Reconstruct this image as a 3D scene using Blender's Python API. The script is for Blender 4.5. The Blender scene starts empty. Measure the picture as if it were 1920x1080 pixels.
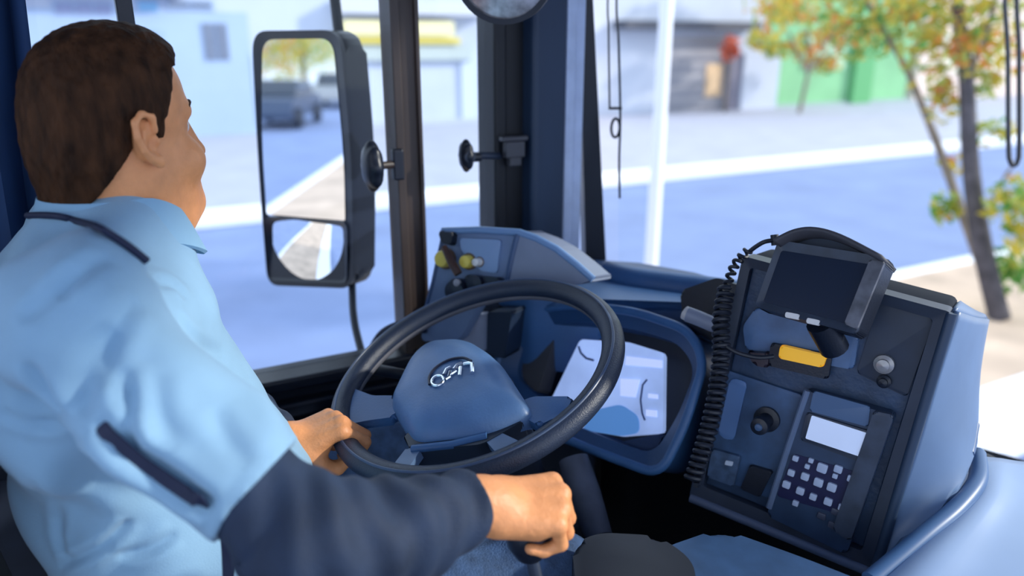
import bpy, bmesh, math, random
import numpy as np
from mathutils import Vector, Matrix
from mathutils.bvhtree import BVHTree
random.seed(7); rng = np.random.default_rng(7)
R = math.radians
S = bpy.context.scene
COL = S.collection
# ------------------------------------------------------------------ camera (bus frame: +Y is the way the bus drives, +X its right side, z=0 the road)
F = 1400.0; YAW = R(62); PIT = R(18); CZ = 2.30
fw = np.array([-math.sin(YAW)*math.cos(PIT), math.cos(YAW)*math.cos(PIT), -math.sin(PIT)])
rt = np.array([math.cos(YAW), math.sin(YAW), 0.0]); up = np.cross(rt, fw); CC = np.array([0, 0, CZ])
cd = bpy.data.cameras.new('camera'); cam = bpy.data.objects.new('camera', cd); COL.objects.link(cam)
cam.location = CC
cam.matrix_world = Matrix(((rt[0], up[0], -fw[0], 0), (rt[1], up[1], -fw[1], 0), (rt[2], up[2], -fw[2], CZ), (0, 0, 0, 1)))
cd.sensor_width = 36; cd.lens = F*36/1920; cd.clip_start = .02; cd.clip_end = 400
cd.dof.use_dof = True; cd.dof.focus_distance = 1.06; cd.dof.aperture_fstop = 1.9
S.camera = cam
# ------------------------------------------------------------------ light
S.view_settings.view_transform = 'Standard'; S.view_settings.look = 'None'
S.view_settings.exposure = 0.85; S.view_settings.gamma = 1; S.view_settings.use_curve_mapping = False
W = bpy.data.worlds.new('world'); S.world = W; W.use_nodes = True
bg = W.node_tree.nodes['Background']; bg.inputs[0].default_value = (.74, .85, 1.0, 1); bg.inputs[1].default_value = 1.0
sd = bpy.data.lights.new('sun', 'SUN'); sd.energy = 2.2; sd.angle = R(3); sd.color = (1, .93, .82)
sun = bpy.data.objects.new('sun', sd); COL.objects.link(sun)
sun.rotation_euler = Vector((-.42, -.78, -.40)).to_track_quat('-Z', 'Y').to_euler()

def ray(x, y): return fw + rt*(x-960)/F - up*(y-540)/F
def P(x, y, d): return CC + d*ray(x, y)
def PZ(x, y, z): r = ray(x, y); return CC + (z-CZ)/r[2]*r
def PX(x, y, X): r = ray(x, y); return CC + X/r[0]*r
def PY(x, y, Y): r = ray(x, y); return CC + Y/r[1]*r
def V(*a): return np.array(a, float)
def unit(v): v = np.array(v, float); return v/np.linalg.norm(v)

# ------------------------------------------------------------------ materials
MATS = {}
def mat(name, col, rough=.5, metal=0, noise=0, nscale=20, bump=0, bscale=60, col2=None, emit=0, sheen=0, sss=0, spec=.5, stretch=None, coat=0):
    if name in MATS: return MATS[name]
    m = bpy.data.materials.new(name); m.use_nodes = True; MATS[name] = m
    nt = m.node_tree; b = nt.nodes['Principled BSDF']; c = tuple(col)+(1,)
    b.inputs['Base Color'].default_value = c; b.inputs['Roughness'].default_value = rough; b.inputs['Metallic'].default_value = metal
    b.inputs['Specular IOR Level'].default_value = spec
    b.inputs['Coat Weight'].default_value = coat
    if sheen: b.inputs['Sheen Weight'].default_value = sheen
    if sss:
        b.inputs['Subsurface Weight'].default_value = sss; b.inputs['Subsurface Radius'].default_value = (.01, .004, .002); b.inputs['Subsurface Scale'].default_value = 1
    if emit: b.inputs['Emission Color'].default_value = c; b.inputs['Emission Strength'].default_value = emit
    tc = nt.nodes.new('ShaderNodeTexCoord'); mp = nt.nodes.new('ShaderNodeMapping'); nt.links.new(tc.outputs['Object'], mp.inputs[0])
    if stretch: mp.inputs['Scale'].default_value = stretch
    if noise or col2:
        n = nt.nodes.new('ShaderNodeTexNoise'); n.inputs['Scale'].default_value = nscale; n.inputs['Detail'].default_value = 5
        nt.links.new(mp.outputs[0], n.inputs[0])
        r = nt.nodes.new('ShaderNodeValToRGB'); r.color_ramp.elements[0].position = .3; r.color_ramp.elements[1].position = .7
        if col2: a, d = tuple(col)+(1,), tuple(col2)+(1,)
        else: a = tuple(x*(1-noise) for x in col)+(1,); d = tuple(min(1, x*(1+noise)) for x in col)+(1,)
        r.color_ramp.elements[0].color = a; r.color_ramp.elements[1].color = d
        nt.links.new(n.outputs[0], r.inputs[0]); nt.links.new(r.outputs[0], b.inputs['Base Color'])
    if bump:
        n = nt.nodes.new('ShaderNodeTexNoise'); n.inputs['Scale'].default_value = bscale; n.inputs['Detail'].default_value = 3
        nt.links.new(mp.outputs[0], n.inputs[0])
        bp = nt.nodes.new('ShaderNodeBump'); bp.inputs['Strength'].default_value = bump; bp.inputs['Distance'].default_value = .004
        nt.links.new(n.outputs[0], bp.inputs['Height']); nt.links.new(bp.outputs[0], b.inputs['Normal'])
    return m
def glassmat():
    m = bpy.data.materials.new('window_glass'); m.use_nodes = True; nt = m.node_tree; nt.nodes.clear()
    o = nt.nodes.new('ShaderNodeOutputMaterial'); mx = nt.nodes.new('ShaderNodeMixShader'); t = nt.nodes.new('ShaderNodeBsdfTransparent'); g = nt.nodes.new('ShaderNodeBsdfGlossy')
    t.inputs[0].default_value = (.93, .97, 1, 1); g.inputs['Roughness'].default_value = .03
    f = nt.nodes.new('ShaderNodeFresnel'); f.inputs[0].default_value = 1.25
    nt.links.new(f.outputs[0], mx.inputs[0]); nt.links.new(t.outputs[0], mx.inputs[1]); nt.links.new(g.outputs[0], mx.inputs[2]); nt.links.new(mx.outputs[0], o.inputs[0])
    return m
GLASS = glassmat()
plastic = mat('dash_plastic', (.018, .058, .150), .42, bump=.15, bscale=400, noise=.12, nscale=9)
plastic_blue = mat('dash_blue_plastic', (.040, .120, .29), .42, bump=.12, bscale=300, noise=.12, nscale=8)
black = mat('black_plastic', (.006, .010, .022), .4, bump=.1, bscale=300)
charcoal = mat('charcoal_plastic', (.024, .036, .064), .45, noise=.2, nscale=14)
greybrown = mat('grey_brown_panel', (.060, .062, .075), .55, noise=.15)
grey_pod = mat('pod_grey_plastic', (.135, .20, .34), .45, noise=.1, nscale=12, bump=.1, bscale=200)
pale_blue = mat('pale_blue_moulding', (.125, .20, .34), .4, noise=.14, nscale=7)
pale_white = mat('pale_cowl', (.27, .38, .58), .35, noise=.06, nscale=5)
chrome = mat('bright_metal', (.75, .80, .86), .22, metal=1)
silver = mat('silver_trim', (.56, .66, .88), .35, metal=.1, noise=.1)
skin = mat('skin', (.80, .33, .13), .5, noise=.10, nscale=35, bump=.25, bscale=160, sss=.05)
hairm = mat('hair', (.020, .008, .003), .7, spec=.15, col2=(.070, .028, .011), nscale=70, bump=.7, bscale=260, stretch=(1, 1, .35))
shirtm = mat('light_blue_shirt_cloth', (.25, .43, .60), .8, noise=.06, nscale=14, bump=.25, bscale=700, sheen=.15)
sleevem = mat('dark_sleeve_cloth', (.009, .023, .058), .75, noise=.3, nscale=16, bump=.3, bscale=500, sheen=.02)
navy = mat('navy_strap', (.006, .012, .045), .7)
jeans = mat('denim', (.05, .10, .21), .8, noise=.35, nscale=40, bump=.4, bscale=300)
curtainm = mat('navy_curtain_cloth', (.006, .035, .115), .8, noise=.3, nscale=10, stretch=(1, 1, .2))
greyseat = mat('grey_seat_fabric', (.075, .085, .10), .85, noise=.15, bump=.3, bscale=500)
rubber = mat('black_rubber', (.008, .012, .024), .5)
brown_alu = mat('dark_bronze_frame', (.060, .042, .036), .45, noise=.4, nscale=9, stretch=(1, 1, .3))

# ------------------------------------------------------------------ object helpers
def props(o, label=None, cat=None, group=None, kind=None):
    if label: o['label'] = label
    if cat: o['category'] = cat
    if group: o['group'] = group
    if kind: o['kind'] = kind
    return o
def link(name, me, parent=None):
    o = bpy.data.objects.new(name, me); COL.objects.link(o)
    if parent: o.parent = parent; o.matrix_parent_inverse = parent.matrix_basis.inverted()
    return o
def thing(name, loc, label, cat, group=None):
    o = link(name, None); o.location = Vector(loc); o.empty_display_size = .05
    return props(o, label, cat, group)
class MB:
    def __init__(s): s.v = []; s.f = []; s.m = []; s.mi = 0
    def add(s, vs, fs):
        n = len(s.v); s.v += [tuple(map(float, v)) for v in vs]; s.f += [tuple(i+n for i in f) for f in fs]; s.m += [s.mi]*len(fs); return s
    def bm(s, bm, M=None):
        if M is not None: bm.transform(M)
        bm.verts.index_update(); r = s.add([v.co[:] for v in bm.verts], [[v.index for v in f.verts] for f in bm.faces]); bm.free(); return r
    def box(s, a, b, bev=0, M=None):
        bm = bmesh.new(); bmesh.ops.create_cube(bm, size=1)
        a = np.array(a, float); b = np.array(b, float); c = (a+b)/2; d = abs(b-a)
        for v in bm.verts: v.co = Vector(c + np.array(v.co)*d)
        if bev: bmesh.ops.bevel(bm, geom=bm.edges[:], offset=min(bev, min(d)*.45), segments=3, profile=.5, affect='EDGES')
        return s.bm(bm, M)
    def prism(s, poly, w0, w1, fn, bev=0):
        """2-D outline extruded between depths w0 and w1; fn(u, v, w) gives the place"""
        bm = bmesh.new(); n = len(poly)
        lo = [bm.verts.new((p[0], p[1], w0)) for p in poly]; hi = [bm.verts.new((p[0], p[1], w1)) for p in poly]
        bm.faces.new(lo); bm.faces.new(hi[::-1])
        for i in range(n): bm.faces.new((lo[i], hi[i], hi[(i+1) % n], lo[(i+1) % n]))
        if bev: bmesh.ops.bevel(bm, geom=bm.edges[:], offset=bev, segments=3, profile=.5, affect='EDGES')
        bmesh.ops.triangulate(bm, faces=[f for f in bm.faces if len(f.verts) > 4])
        for v in bm.verts: v.co = Vector(fn(*v.co))
        bmesh.ops.recalc_face_normals(bm, faces=bm.faces[:])
        return s.bm(bm)
    def ring(s, outer, inner, w0, w1, fn, wi=None):
        n = len(outer); wi = w1 if wi is None else wi
        vs = [fn(*p, w0) for p in outer]+[fn(*p, w1) for p in outer]+[fn(*p, wi) for p in inner]+[fn(*p, w0) for p in inner]
        fs = []
        for i in range(n):
            j = (i+1) % n
            for a in range(4):
                b = (a+1) % 4; fs.append((a*n+i, a*n+j, b*n+j, b*n+i))
        return s.add(vs, fs)
    def tube(s, pts, r, n=10, closed=False, cap=True):
        pts = [np.array(p, float) for p in pts]; N = len(pts)
        rs = r if hasattr(r, '__len__') else [r]*N; prev = None; vs = []
        for i, p in enumerate(pts):
            if closed: t = pts[(i+1) % N]-pts[i-1]
            else: t = pts[min(i+1, N-1)]-pts[max(i-1, 0)]
            t = unit(t)
            if prev is None: a = V(0, 0, 1) if abs(t[2]) < .9 else V(1, 0, 0); prev = unit(np.cross(t, a))
            u = prev-t*(prev@t); u = unit(u); prev = u; w = np.cross(t, u)
            vs += [p+rs[i]*(math.cos(2*math.pi*k/n)*u+math.sin(2*math.pi*k/n)*w) for k in range(n)]
        fs = []
        for i in range(N if closed else N-1):
            for k in range(n):
                a = i*n; b = ((i+1) % N)*n; fs.append((a+k, a+(k+1) % n, b+(k+1) % n, b+k))
        if cap and not closed: fs += [tuple(range(n))[::-1], tuple(range((N-1)*n, N*n))]
        return s.add(vs, fs)
    def lathe(s, prof, o, ax, n=28):
        o = np.array(o, float); ax = unit(ax); a = V(0, 0, 1) if abs(ax[2]) < .9 else V(1, 0, 0); u = unit(np.cross(ax, a)); w = np.cross(ax, u)
        vs = []; m = len(prof)
        for r, h in prof: vs += [o+ax*h+r*(math.cos(2*math.pi*k/n)*u+math.sin(2*math.pi*k/n)*w) for k in range(n)]
        fs = [(i*n+k, i*n+(k+1) % n, (i+1)*n+(k+1) % n, (i+1)*n+k) for i in range(m-1) for k in range(n)]
        if prof[0][0] > 1e-6: fs.append(tuple(range(n))[::-1])
        if prof[-1][0] > 1e-6: fs.append(tuple(range((m-1)*n, m*n)))
        return s.add(vs, fs)
    def build(s, name, m, parent=None, smooth=False, org=None):
        me = bpy.data.meshes.new(name)
        vs = np.array(s.v); c = np.array(org, float) if org is not None else (V(0, 0, 0) if parent else V(*( (vs.min(0)+vs.max(0))/2 )[:2], vs[:, 2].min()))
        me.from_pydata([tuple(v) for v in (vs-c)], [], s.f)
        for x in (m if isinstance(m, (list, tuple)) else [m]): me.materials.append(x)
        for p, i in zip(me.polygons, s.m): p.material_index = i; p.use_smooth = smooth
        me.validate(); me.update()
        bm = bmesh.new(); bm.from_mesh(me); bmesh.ops.recalc_face_normals(bm, faces=bm.faces[:]); bm.to_mesh(me); bm.free()
        o = link(name, me, parent)
        if parent is None: o.location = Vector(c)
        elif org is not None: o.matrix_basis = Matrix.Translation(Vector(c))
        if smooth == 'auto' or smooth:
            for p in me.polygons: p.use_smooth = True
            try: me.set_sharp_from_angle(angle=R(38))
            except Exception: pass
        return o
class Fr:
    """a flat frame in the place: origin, W to the right, H down the face, N out of the face"""
    def __init__(s, o, yaw, tilt, roll=0):
        a, b, g = R(yaw), R(tilt), R(roll)
        Rz = np.array([[math.cos(a), -math.sin(a), 0], [math.sin(a), math.cos(a), 0], [0, 0, 1]]); Rx = np.array([[1, 0, 0], [0, math.cos(b), -math.sin(b)], [0, math.sin(b), math.cos(b)]]); Ry = np.array([[math.cos(g), 0, math.sin(g)], [0, 1, 0], [-math.sin(g), 0, math.cos(g)]])
        M = Rz@Ry@Rx; s.o = np.array(o, float); s.W = M[:, 0]; s.H = -M[:, 1]; s.N = M[:, 2]
    def at(s, u, v, w=0): return s.o+s.W*u+s.H*v+s.N*w
    def uv(s, x, y, w=0):
        r = ray(x, y); o = s.o+s.N*w; t = ((o-CC)@s.N)/(r@s.N); q = CC+t*r-s.o; return (q@s.W, q@s.H)
    def M(s): return Matrix([[s.W[i], s.H[i], s.N[i], s.o[i]] for i in range(3)]+[[0, 0, 0, 1]])
def rrect(u0, v0, u1, v1, r, n=5):
    out = []
    for cx, cy, a in ((u1-r, v0+r, -90), (u1-r, v1-r, 0), (u0+r, v1-r, 90), (u0+r, v0+r, 180)):
        for k in range(n+1): t = R(a+90*k/n); out.append((cx+r*math.cos(t), cy+r*math.sin(t)))
    return out
def rpoly(pts, r, n=5):
    """round the corners of a polygon"""
    out = []; N = len(pts); pts = [np.array(p, float) for p in pts]; rr = r if hasattr(r, '__len__') else [r]*N
    for i in range(N):
        p, a, b = pts[i], pts[i-1], pts[(i+1) % N]; la, lb = np.linalg.norm(a-p), np.linalg.norm(b-p); q = min(rr[i], la*.49, lb*.49)
        s, e = p+(a-p)/la*q, p+(b-p)/lb*q
        for k in range(n+1): t = k/n; out.append(tuple((1-t)**2*s+2*t*(1-t)*p+t*t*e))
    return out
def spline(pts, n=8, closed=False):
    pts = [np.array(p, float) for p in pts]; N = len(pts); out = []
    rngi = range(N) if closed else range(N-1)
    for i in rngi:
        g = lambda k: pts[k % N] if closed else pts[min(max(k, 0), N-1)]
        p0, p1, p2, p3 = g(i-1), g(i), g(i+1), g(i+2)
        for k in range(n):
            t = k/n; out.append(.5*((2*p1)+(-p0+p2)*t+(2*p0-5*p1+4*p2-p3)*t*t+(-p0+3*p1-3*p2+p3)*t**3))
    if not closed: out.append(pts[-1])
    return out

# ------------------------------------------------------------------ blended solids (bodies, cloth): smooth union of tapered limbs and ellipsoids, meshed on a grid
def C(a, b, ra, rb=None, k=.02, op=1): return ('c', V(*a), V(*b), ra, ra if rb is None else rb, k, op)
def El(c, r, k=.02, M=None, op=1): return ('e', V(*c), V(*r), M, None, k, op)
def chain(pts, rs, k=.02): return [C(pts[i], pts[i+1], rs[i], rs[i+1], k) for i in range(len(pts)-1)]
def pd(p, q):
    if p[0] == 'c':
        a, b, ra, rb = p[1:5]; ab = b-a; h = np.clip(((q-a)@ab)/max(ab@ab, 1e-9), 0, 1)
        return np.linalg.norm(q-a-h[:, None]*ab, axis=1)-(ra+(rb-ra)*h)
    c, r, M = p[1:4]; x = q-c
    if M is not None: x = x@M
    k0 = np.linalg.norm(x/r, axis=1); k1 = np.linalg.norm(x/(r*r), axis=1)
    return np.where(k1 > 1e-6, k0*(k0-1)/np.maximum(k1, 1e-6), -r.min())
def field(prims, q):
    d = np.full(len(q), 9.0)
    for p in prims:
        e = pd(p, q); k = p[5]
        if p[6] > 0: h = np.clip(.5+.5*(d-e)/k, 0, 1); d = d+(e-d)*h-k*h*(1-h)
        else: h = np.clip(.5-.5*(d+e)/k, 0, 1); d = d+(-e-d)*h+k*h*(1-h)
    return d
def bounds(p):
    if p[0] == 'c': r = max(p[3], p[4]); return np.minimum(p[1], p[2])-r, np.maximum(p[1], p[2])+r
    r = p[2].max(); return p[1]-r, p[1]+r
def solid(name, prims, vox, m, parent=None, post=None, pad=.02, relax=1):
    bs = [bounds(p) for p in prims if p[6] > 0]
    lo = np.min([b[0] for b in bs], 0)-pad; hi = np.max([b[1] for b in bs], 0)+pad
    B = 12; n = (np.ceil((hi-lo)/vox/B).astype(int))*B+1; D = np.ones(tuple(n), np.float32)
    hd = vox*B*.5*1.74; loc = np.stack(np.meshgrid(*[np.arange(B+1)]*3, indexing='ij'), -1).reshape(-1, 3)
    ev = (lambda q, pr: post(q, field(pr, q))) if post else (lambda q, pr: field(pr, q))
    nb = (n-1)//B; I = np.stack(np.meshgrid(*[np.arange(x) for x in nb], indexing='ij'), -1).reshape(-1, 3)
    cen = lo+(I+.5)*B*vox; dc = ev(cen, prims)
    for i, c, d in zip(I, cen, dc):
        a = i*B; sl = tuple(slice(a[k], a[k]+B+1) for k in range(3))
        if d > hd*1.5+.05: continue
        if d < -hd*1.5-.05: D[sl] = -1; continue
        pr = []
        for p in prims:
            b0, b1 = bounds(p); g = np.maximum(0, np.maximum(b0-c, c-b1))
            if np.linalg.norm(g) < hd+.07: pr.append(p)
        if not any(p[6] > 0 for p in pr): continue
        D[sl] = ev(lo+(a+loc)*vox, pr).reshape(B+1, B+1, B+1)
    s = D < 0
    cnt = sum(s[i:n[0]-1+i, j:n[1]-1+j, k:n[2]-1+k].astype(np.int8) for i in (0, 1) for j in (0, 1) for k in (0, 1))
    act = (cnt > 0) & (cnt < 8); idx = np.full(act.shape, -1, int); A = np.argwhere(act); idx[tuple(A.T)] = np.arange(len(A))
    acc = np.zeros((len(A), 3)); ct = np.zeros(len(A))
    for ax in range(3):
        e = np.zeros(3, int); e[ax] = 1; o = [k for k in range(3) if k != ax]
        for i in (0, 1):
            for j in (0, 1):
                b = np.zeros(3, int); b[o[0]] = i; b[o[1]] = j
                p0 = A+b; p1 = p0+e; d0 = D[tuple(p0.T)]; d1 = D[tuple(p1.T)]; cr = (d0 < 0) != (d1 < 0)
                t = np.where(cr, d0/np.where(cr, d0-d1, 1), 0); pos = p0+t[:, None]*e; acc[cr] += pos[cr]; ct[cr] += 1
    vs = lo+acc/ct[:, None]*vox; fs = []
    for ax in range(3):
        o = [k for k in range(3) if k != ax]; a = np.take(s, range(0, n[ax]-1), ax); b = np.take(s, range(1, n[ax]), ax)
        E = np.argwhere(a != b); E = E[(E[:, o[0]] > 0) & (E[:, o[1]] > 0) & (E[:, o[0]] < n[o[0]]-1) & (E[:, o[1]] < n[o[1]]-1)]
        ins = s[tuple(E.T)]; q = []
        for i, j in ((0, 0), (1, 0), (1, 1), (0, 1)):
            g = E.copy(); g[:, o[0]] -= i; g[:, o[1]] -= j; q.append(idx[tuple(g.T)])
        q = np.stack(q, 1); fl = ins if ax != 1 else ~ins; q[~fl] = q[~fl][:, ::-1]; fs.append(q)
    fs = np.concatenate(fs); fs = fs[(fs >= 0).all(1)]
    me = bpy.data.meshes.new(name); me.from_pydata(vs.tolist(), [], fs.tolist())
    bm = bmesh.new(); bm.from_mesh(me)
    for _ in range(relax): bmesh.ops.smooth_vert(bm, verts=bm.verts[:], factor=.5, use_axis_x=True, use_axis_y=True, use_axis_z=True)
    bmesh.ops.recalc_face_normals(bm, faces=bm.faces[:]); bm.to_mesh(me); bm.free()
    me.polygons.foreach_set('use_smooth', [True]*len(me.polygons)); me.materials.append(m); me.update()
    return link(name, me, parent)
def rotz(a): return np.array([[math.cos(a), -math.sin(a), 0], [math.sin(a), math.cos(a), 0], [0, 0, 1]])

# ================================================================== SETTING OUTSIDE
def struct(name, mb, m, parent=None, smooth=False): return props(mb.build(name, m, parent, smooth), kind='structure' if parent is None else None)
asphalt = mat('asphalt', (.20, .265, .46), .85, noise=.10, nscale=1.2, bump=.3, bscale=40)
paving = mat('pale_paving', (.42, .43, .52), .85, noise=.07, nscale=1.5)
kerbm = mat('white_kerb', (.86, .88, .95), .7, noise=.05)
sand = mat('sandy_soil', (.60, .46, .36), .95, noise=.25, nscale=1.6, bump=.5, bscale=14)
struct('road', MB().box((-60, -60, -.2), (40, 120, 0)), asphalt)
struct('sidewalk', MB().box((-40, -60, 0), (-10.9, 120, .13)), paving)
struct('kerb', MB().box((-10.9, -60, 0), (-10.35, 120, .16), .03), kerbm)
struct('median_strip', MB().box((-4.45, -60, 0), (-2.55, 120, .10)), sand)
k = MB(); k.box((-4.62, -60, 0), (-4.45, 120, .12), .03); k.box((-2.55, -60, 0), (-2.0, 120, .13), .03)
struct('kerb', k, kerbm)
wallw = mat('white_render', (.54, .585, .69), .85, noise=.04, nscale=1)
wallw2 = mat('pale_blue_render', (.39, .49, .67), .85, noise=.05, nscale=1)
wallg = mat('green_render', (.24, .52, .27), .85, noise=.12, nscale=.8)
wallg2 = mat('deep_green_paint', (.12, .40, .16), .8)
greyf = mat('grey_shutter', (.34, .33, .36), .6, noise=.12, nscale=1.4)
darkf = mat('dark_canopy', (.07, .075, .10), .6)
winf = mat('window_dark', (.17, .20, .28), .25, noise=.2)
bluew = mat('window_blue', (.16, .38, .62), .2, noise=.1)
pinkish = mat('pinkish_render', (.80, .66, .60), .85, noise=.08, nscale=.8)
yellows = mat('cream_sign_face', (.95, .84, .45), .5)
yellowd = mat('yellow_sign_edge', (.75, .60, .10), .5)
X = -20.5
def wpx(x, y, XX=X): q = PX(x, y, XX); return q[1], q[2]
def wbox(mb, px0, px1, out0, out1, bev=0, XX=X):
    """a block on a street front, spanning the two corners, standing out0..out1 proud of it"""
    a, b = wpx(*px0, XX), wpx(*px1, XX); return mb.box((XX+out0, min(a[0], b[0]), min(a[1], b[1])), (XX+out1, max(a[0], b[0]), max(a[1], b[1])), bev)
def win(par, p0, p1, m=winf, panes=2):
    f = MB(); wbox(f, (p0[0]-5, p0[1]-5), (p1[0]+5, p1[1]+5), 0, .06, .01); fo = f.build('window', wallw2, par)
    a, b = wpx(*p0), wpx(*p1); y0, y1 = sorted((a[0], b[0])); z0, z1 = sorted((a[1], b[1])); g = MB(); w = (y1-y0)/panes
    for i in range(panes): g.box((X+.05, y0+i*w+.02, z0), (X+.09, y0+(i+1)*w-.02, z1), .01)
    g.build('pane', m, fo)
t = thing('shop_building', (X, 3, .13), 'long white shop building across the street behind the driver and the outside mirror', 'building')
b = MB(); b.box((X-6, -9, .13), (X, 9.9, 5.6)); b.build('wall', wallw, t)
b = MB(); b.box((X-6, -9, .13), (X+.05, wpx(460, 0)[0], wpx(0, 24)[1]+.1)); b.build('blue_wall', wallw2, t)
b = MB(); b.box((X-.5, -9, 3.4), (X+.5, 2.0, 3.6), .02); b.build('awning', mat('lilac_awning', (.24, .27, .46), .7), t)
win(t, (256, 2), (298, 22), bluew, 1); win(t, (312, 2), (398, 14), winf, 2); win(t, (376, 44), (432, 112), winf, 2); win(t, (262, 56), (318, 108), mat('window_pale', (.36, .46, .62), .3), 2)
win(t, (100, 6), (212, 28), mat('window_lilac', (.22, .25, .42), .3), 3)
b = MB(); wbox(b, (636, 38), (842, 68), .05, .35, .02); b.build('sign_fascia', yellows, t)
b = MB(); wbox(b, (636, 70), (856, 82), .05, .30, .01); b.build('sign_edge', yellowd, t)
b = MB(); wbox(b, (648, 84), (880, 112), .02, .2, .01); b.build('lower_fascia', mat('grey_green_band', (.50, .55, .52), .8), t)  # grey-green fascia band below the sign
b = MB(); wbox(b, (620, 0), (905, 32), .02, .5, .02); b.build('grey_fascia', mat('grey_fascia', (.62, .62, .66), .7, noise=.1), t)
for x0, x1 in ((480, 484), (690, 694), (862, 890)):
    b = MB(); wbox(b, (x0, 100), (x1, 232), 0, .08); b.build('pilaster', mat('lilac_pilaster', (.60, .66, .80), .8), t)
b = MB(); wbox(b, (640, 232), (905, 246), 0, .12); b.build('plinth', mat('lilac_plinth', (.50, .53, .64), .8), t)
t = thing('garage_building', (X, 16, .13), 'white garage front with grey shutter doors and dark canopy behind the white lamp post', 'building')
y0, y1, y2, y3 = wpx(1130, 0)[0], wpx(1240, 0)[0], wpx(1374, 0)[0], wpx(1442, 0)[0]
b = MB(); b.box((X-6, 9.92, .13), (X, y3, 5.6)); b.build('wall', wallw, t)
b = MB(); wbox(b, (1238, 68), (1366, 206), 0, .05); b.build('shutter', greyf, t)
b = MB(); [wbox(b, (1238, yy), (1366, yy+7), .05, .09) for yy in (84, 104, 126, 148, 170, 192)]; b.build('shutter_rail', mat('shutter_rail', (.26, .26, .30), .6), t)
b = MB(); wbox(b, (1150, 38), (1402, 58), 0, .7, .02); b.build('canopy', darkf, t)
b = MB(); wbox(b, (1362, 100), (1378, 212), .05, .3, .02); b.build('door_post', mat('grey_post', (.20, .19, .25), .7), t)
b = MB(); wbox(b, (1322, 120), (1348, 180), .06, .1); b.build('poster', mat('faded_orange_paper', (.72, .50, .30), .8, noise=.3, nscale=4), t)
b = MB(); wbox(b, (1382, 100), (1438, 214), .1, .4, .03); b.build('white_pier', wallw, t)
t = thing('green_building', (X, 25, .13), 'pale green building front with a darker green pipe at the end of the street', 'building')
y4 = wpx(1724, 0)[0]
b = MB(); b.box((X-6, y3, .13), (X, y4, 6.5)); b.build('wall', wallg, t)
b = MB(); wbox(b, (1604, 60), (1621, 196), 0, .25, .05); b.build('drain_pipe', wallg2, t)
b = MB(); wbox(b, (1440, 196), (1700, 206), 0, .1); b.build('plinth', mat('grey_green_plinth', (.34, .46, .42), .8), t)
b = MB(); wbox(b, (1510, 60), (1580, 130), 0, .07, .01); b.build('shutter', mat('sage_shutter', (.42, .62, .42), .7, noise=.2, nscale=3), t)
t = thing('pink_building', (X, 34, .13), 'pale pinkish building at the far right behind the tree', 'building')
b = MB(); b.box((X-6, y4+.6, .13), (X, 75, 6.0)); b.build('wall', pinkish, t)
for i in range(8): b = MB(); b.box((X, y4+2+i*3.2, 1.2), (X+.08, y4+3.6+i*3.2, 2.8), .02); b.build('window', mat('window_beige', (.86, .80, .66), .4), t)
b = MB(); b.box((X-1, y4+.6, 5.2), (X+.6, 75, 5.6), .03); b.build('cornice', wallw, t)
# far side closing the street, seen in the outside mirror too
t = thing('lamp_post', (-3.92, 3.176, .1), 'white round lamp post standing in the median left of the windshield middle', 'lamp post')
q = PX(1217, 560, -3.92); x0, yy = q[0], q[1]; t.location = (x0, yy, .1)
b = MB(); b.lathe([(.09, 0), (.09, .25), (.045, .3), (.040, 5.2), (.035, 5.3), (0, 5.3)], (x0, yy, .10), (0, 0, 1)); b.build('pole', mat('white_paint', (.86, .88, .95), .4), t, True)
b = MB(); b.tube(spline([(x0, yy, 5.3), (x0-.3, yy, 5.7), (x0-1.2, yy, 5.8)]), .03); b.box((x0-1.75, yy-.12, 5.72), (x0-1.1, yy+.12, 5.86), .03); b.build('lamp_arm', mat('white_paint', (.86, .88, .95), .4), t)

# ------------------------------------------------------------------ trees
leafc = [mat('leaf_yellow', (.62, .48, .06), .7), mat('leaf_green', (.13, .34, .07), .7), mat('leaf_lime', (.42, .48, .10), .7), mat('leaf_orange', (.72, .27, .06), .7)]
for m_ in leafc:
    nt = m_.node_tree; bs = nt.nodes['Principled BSDF']; tr = nt.nodes.new('ShaderNodeBsdfTranslucent'); mx = nt.nodes.new('ShaderNodeMixShader'); mx.inputs[0].default_value = .4
    tr.inputs[0].default_value = bs.inputs['Base Color'].default_value; nt.links.new(bs.outputs[0], mx.inputs[1]); nt.links.new(tr.outputs[0], mx.inputs[2]); nt.links.new(mx.outputs[0], nt.nodes['Material Output'].inputs[0])
bark = mat('bark', (.085, .075, .085), .9, noise=.4, nscale=8, bump=.6, bscale=30)
bark2 = mat('bark_light', (.25, .20, .16), .9, noise=.3, nscale=8)
def leaves(blobs, size, parent, name='foliage'):
    mb = MB()
    for c, r, n, mix in blobs:
        c = np.array(c, float); r = np.array(r if hasattr(r, '__len__') else (r, r, r), float)
        for _ in range(n):
            d = unit(rng.normal(size=3))*rng.random()**.4; p = c+d*r; a = unit(rng.normal(size=3)+V(0, 0, .4)); u = unit(np.cross(a, rng.normal(size=3))); w = np.cross(a, u); s = size*(.6+.8*rng.random())
            mb.mi = int(rng.choice(4, p=mix)); mb.add([p-u*s, p+w*s*.45+a*s*.12, p+u*s, p-w*s*.45+a*s*.12], [(0, 1, 2), (0, 2, 3)])
    return mb.build(name, leafc, parent)
Y_, G_, L_, O_ = (.55, .05, .25, .15), (.1, .6, .3, 0), (.3, .2, .48, .02), (.3, .05, .15, .5)
def D(x, y, base, dy=0):   # a point seen at (x, y) standing at the tree's own distance
    n = unit(V(base[0], base[1], 0)); r = ray(x, y); t = (base[0]*n[0]+base[1]*n[1]+dy)/(r@n); return CC+t*r
base = PZ(1875, 598, .1)
t = thing('street_tree', base, 'slim street tree with a dark trunk and yellowing leaves in the sandy strip at right', 'tree')
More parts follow.
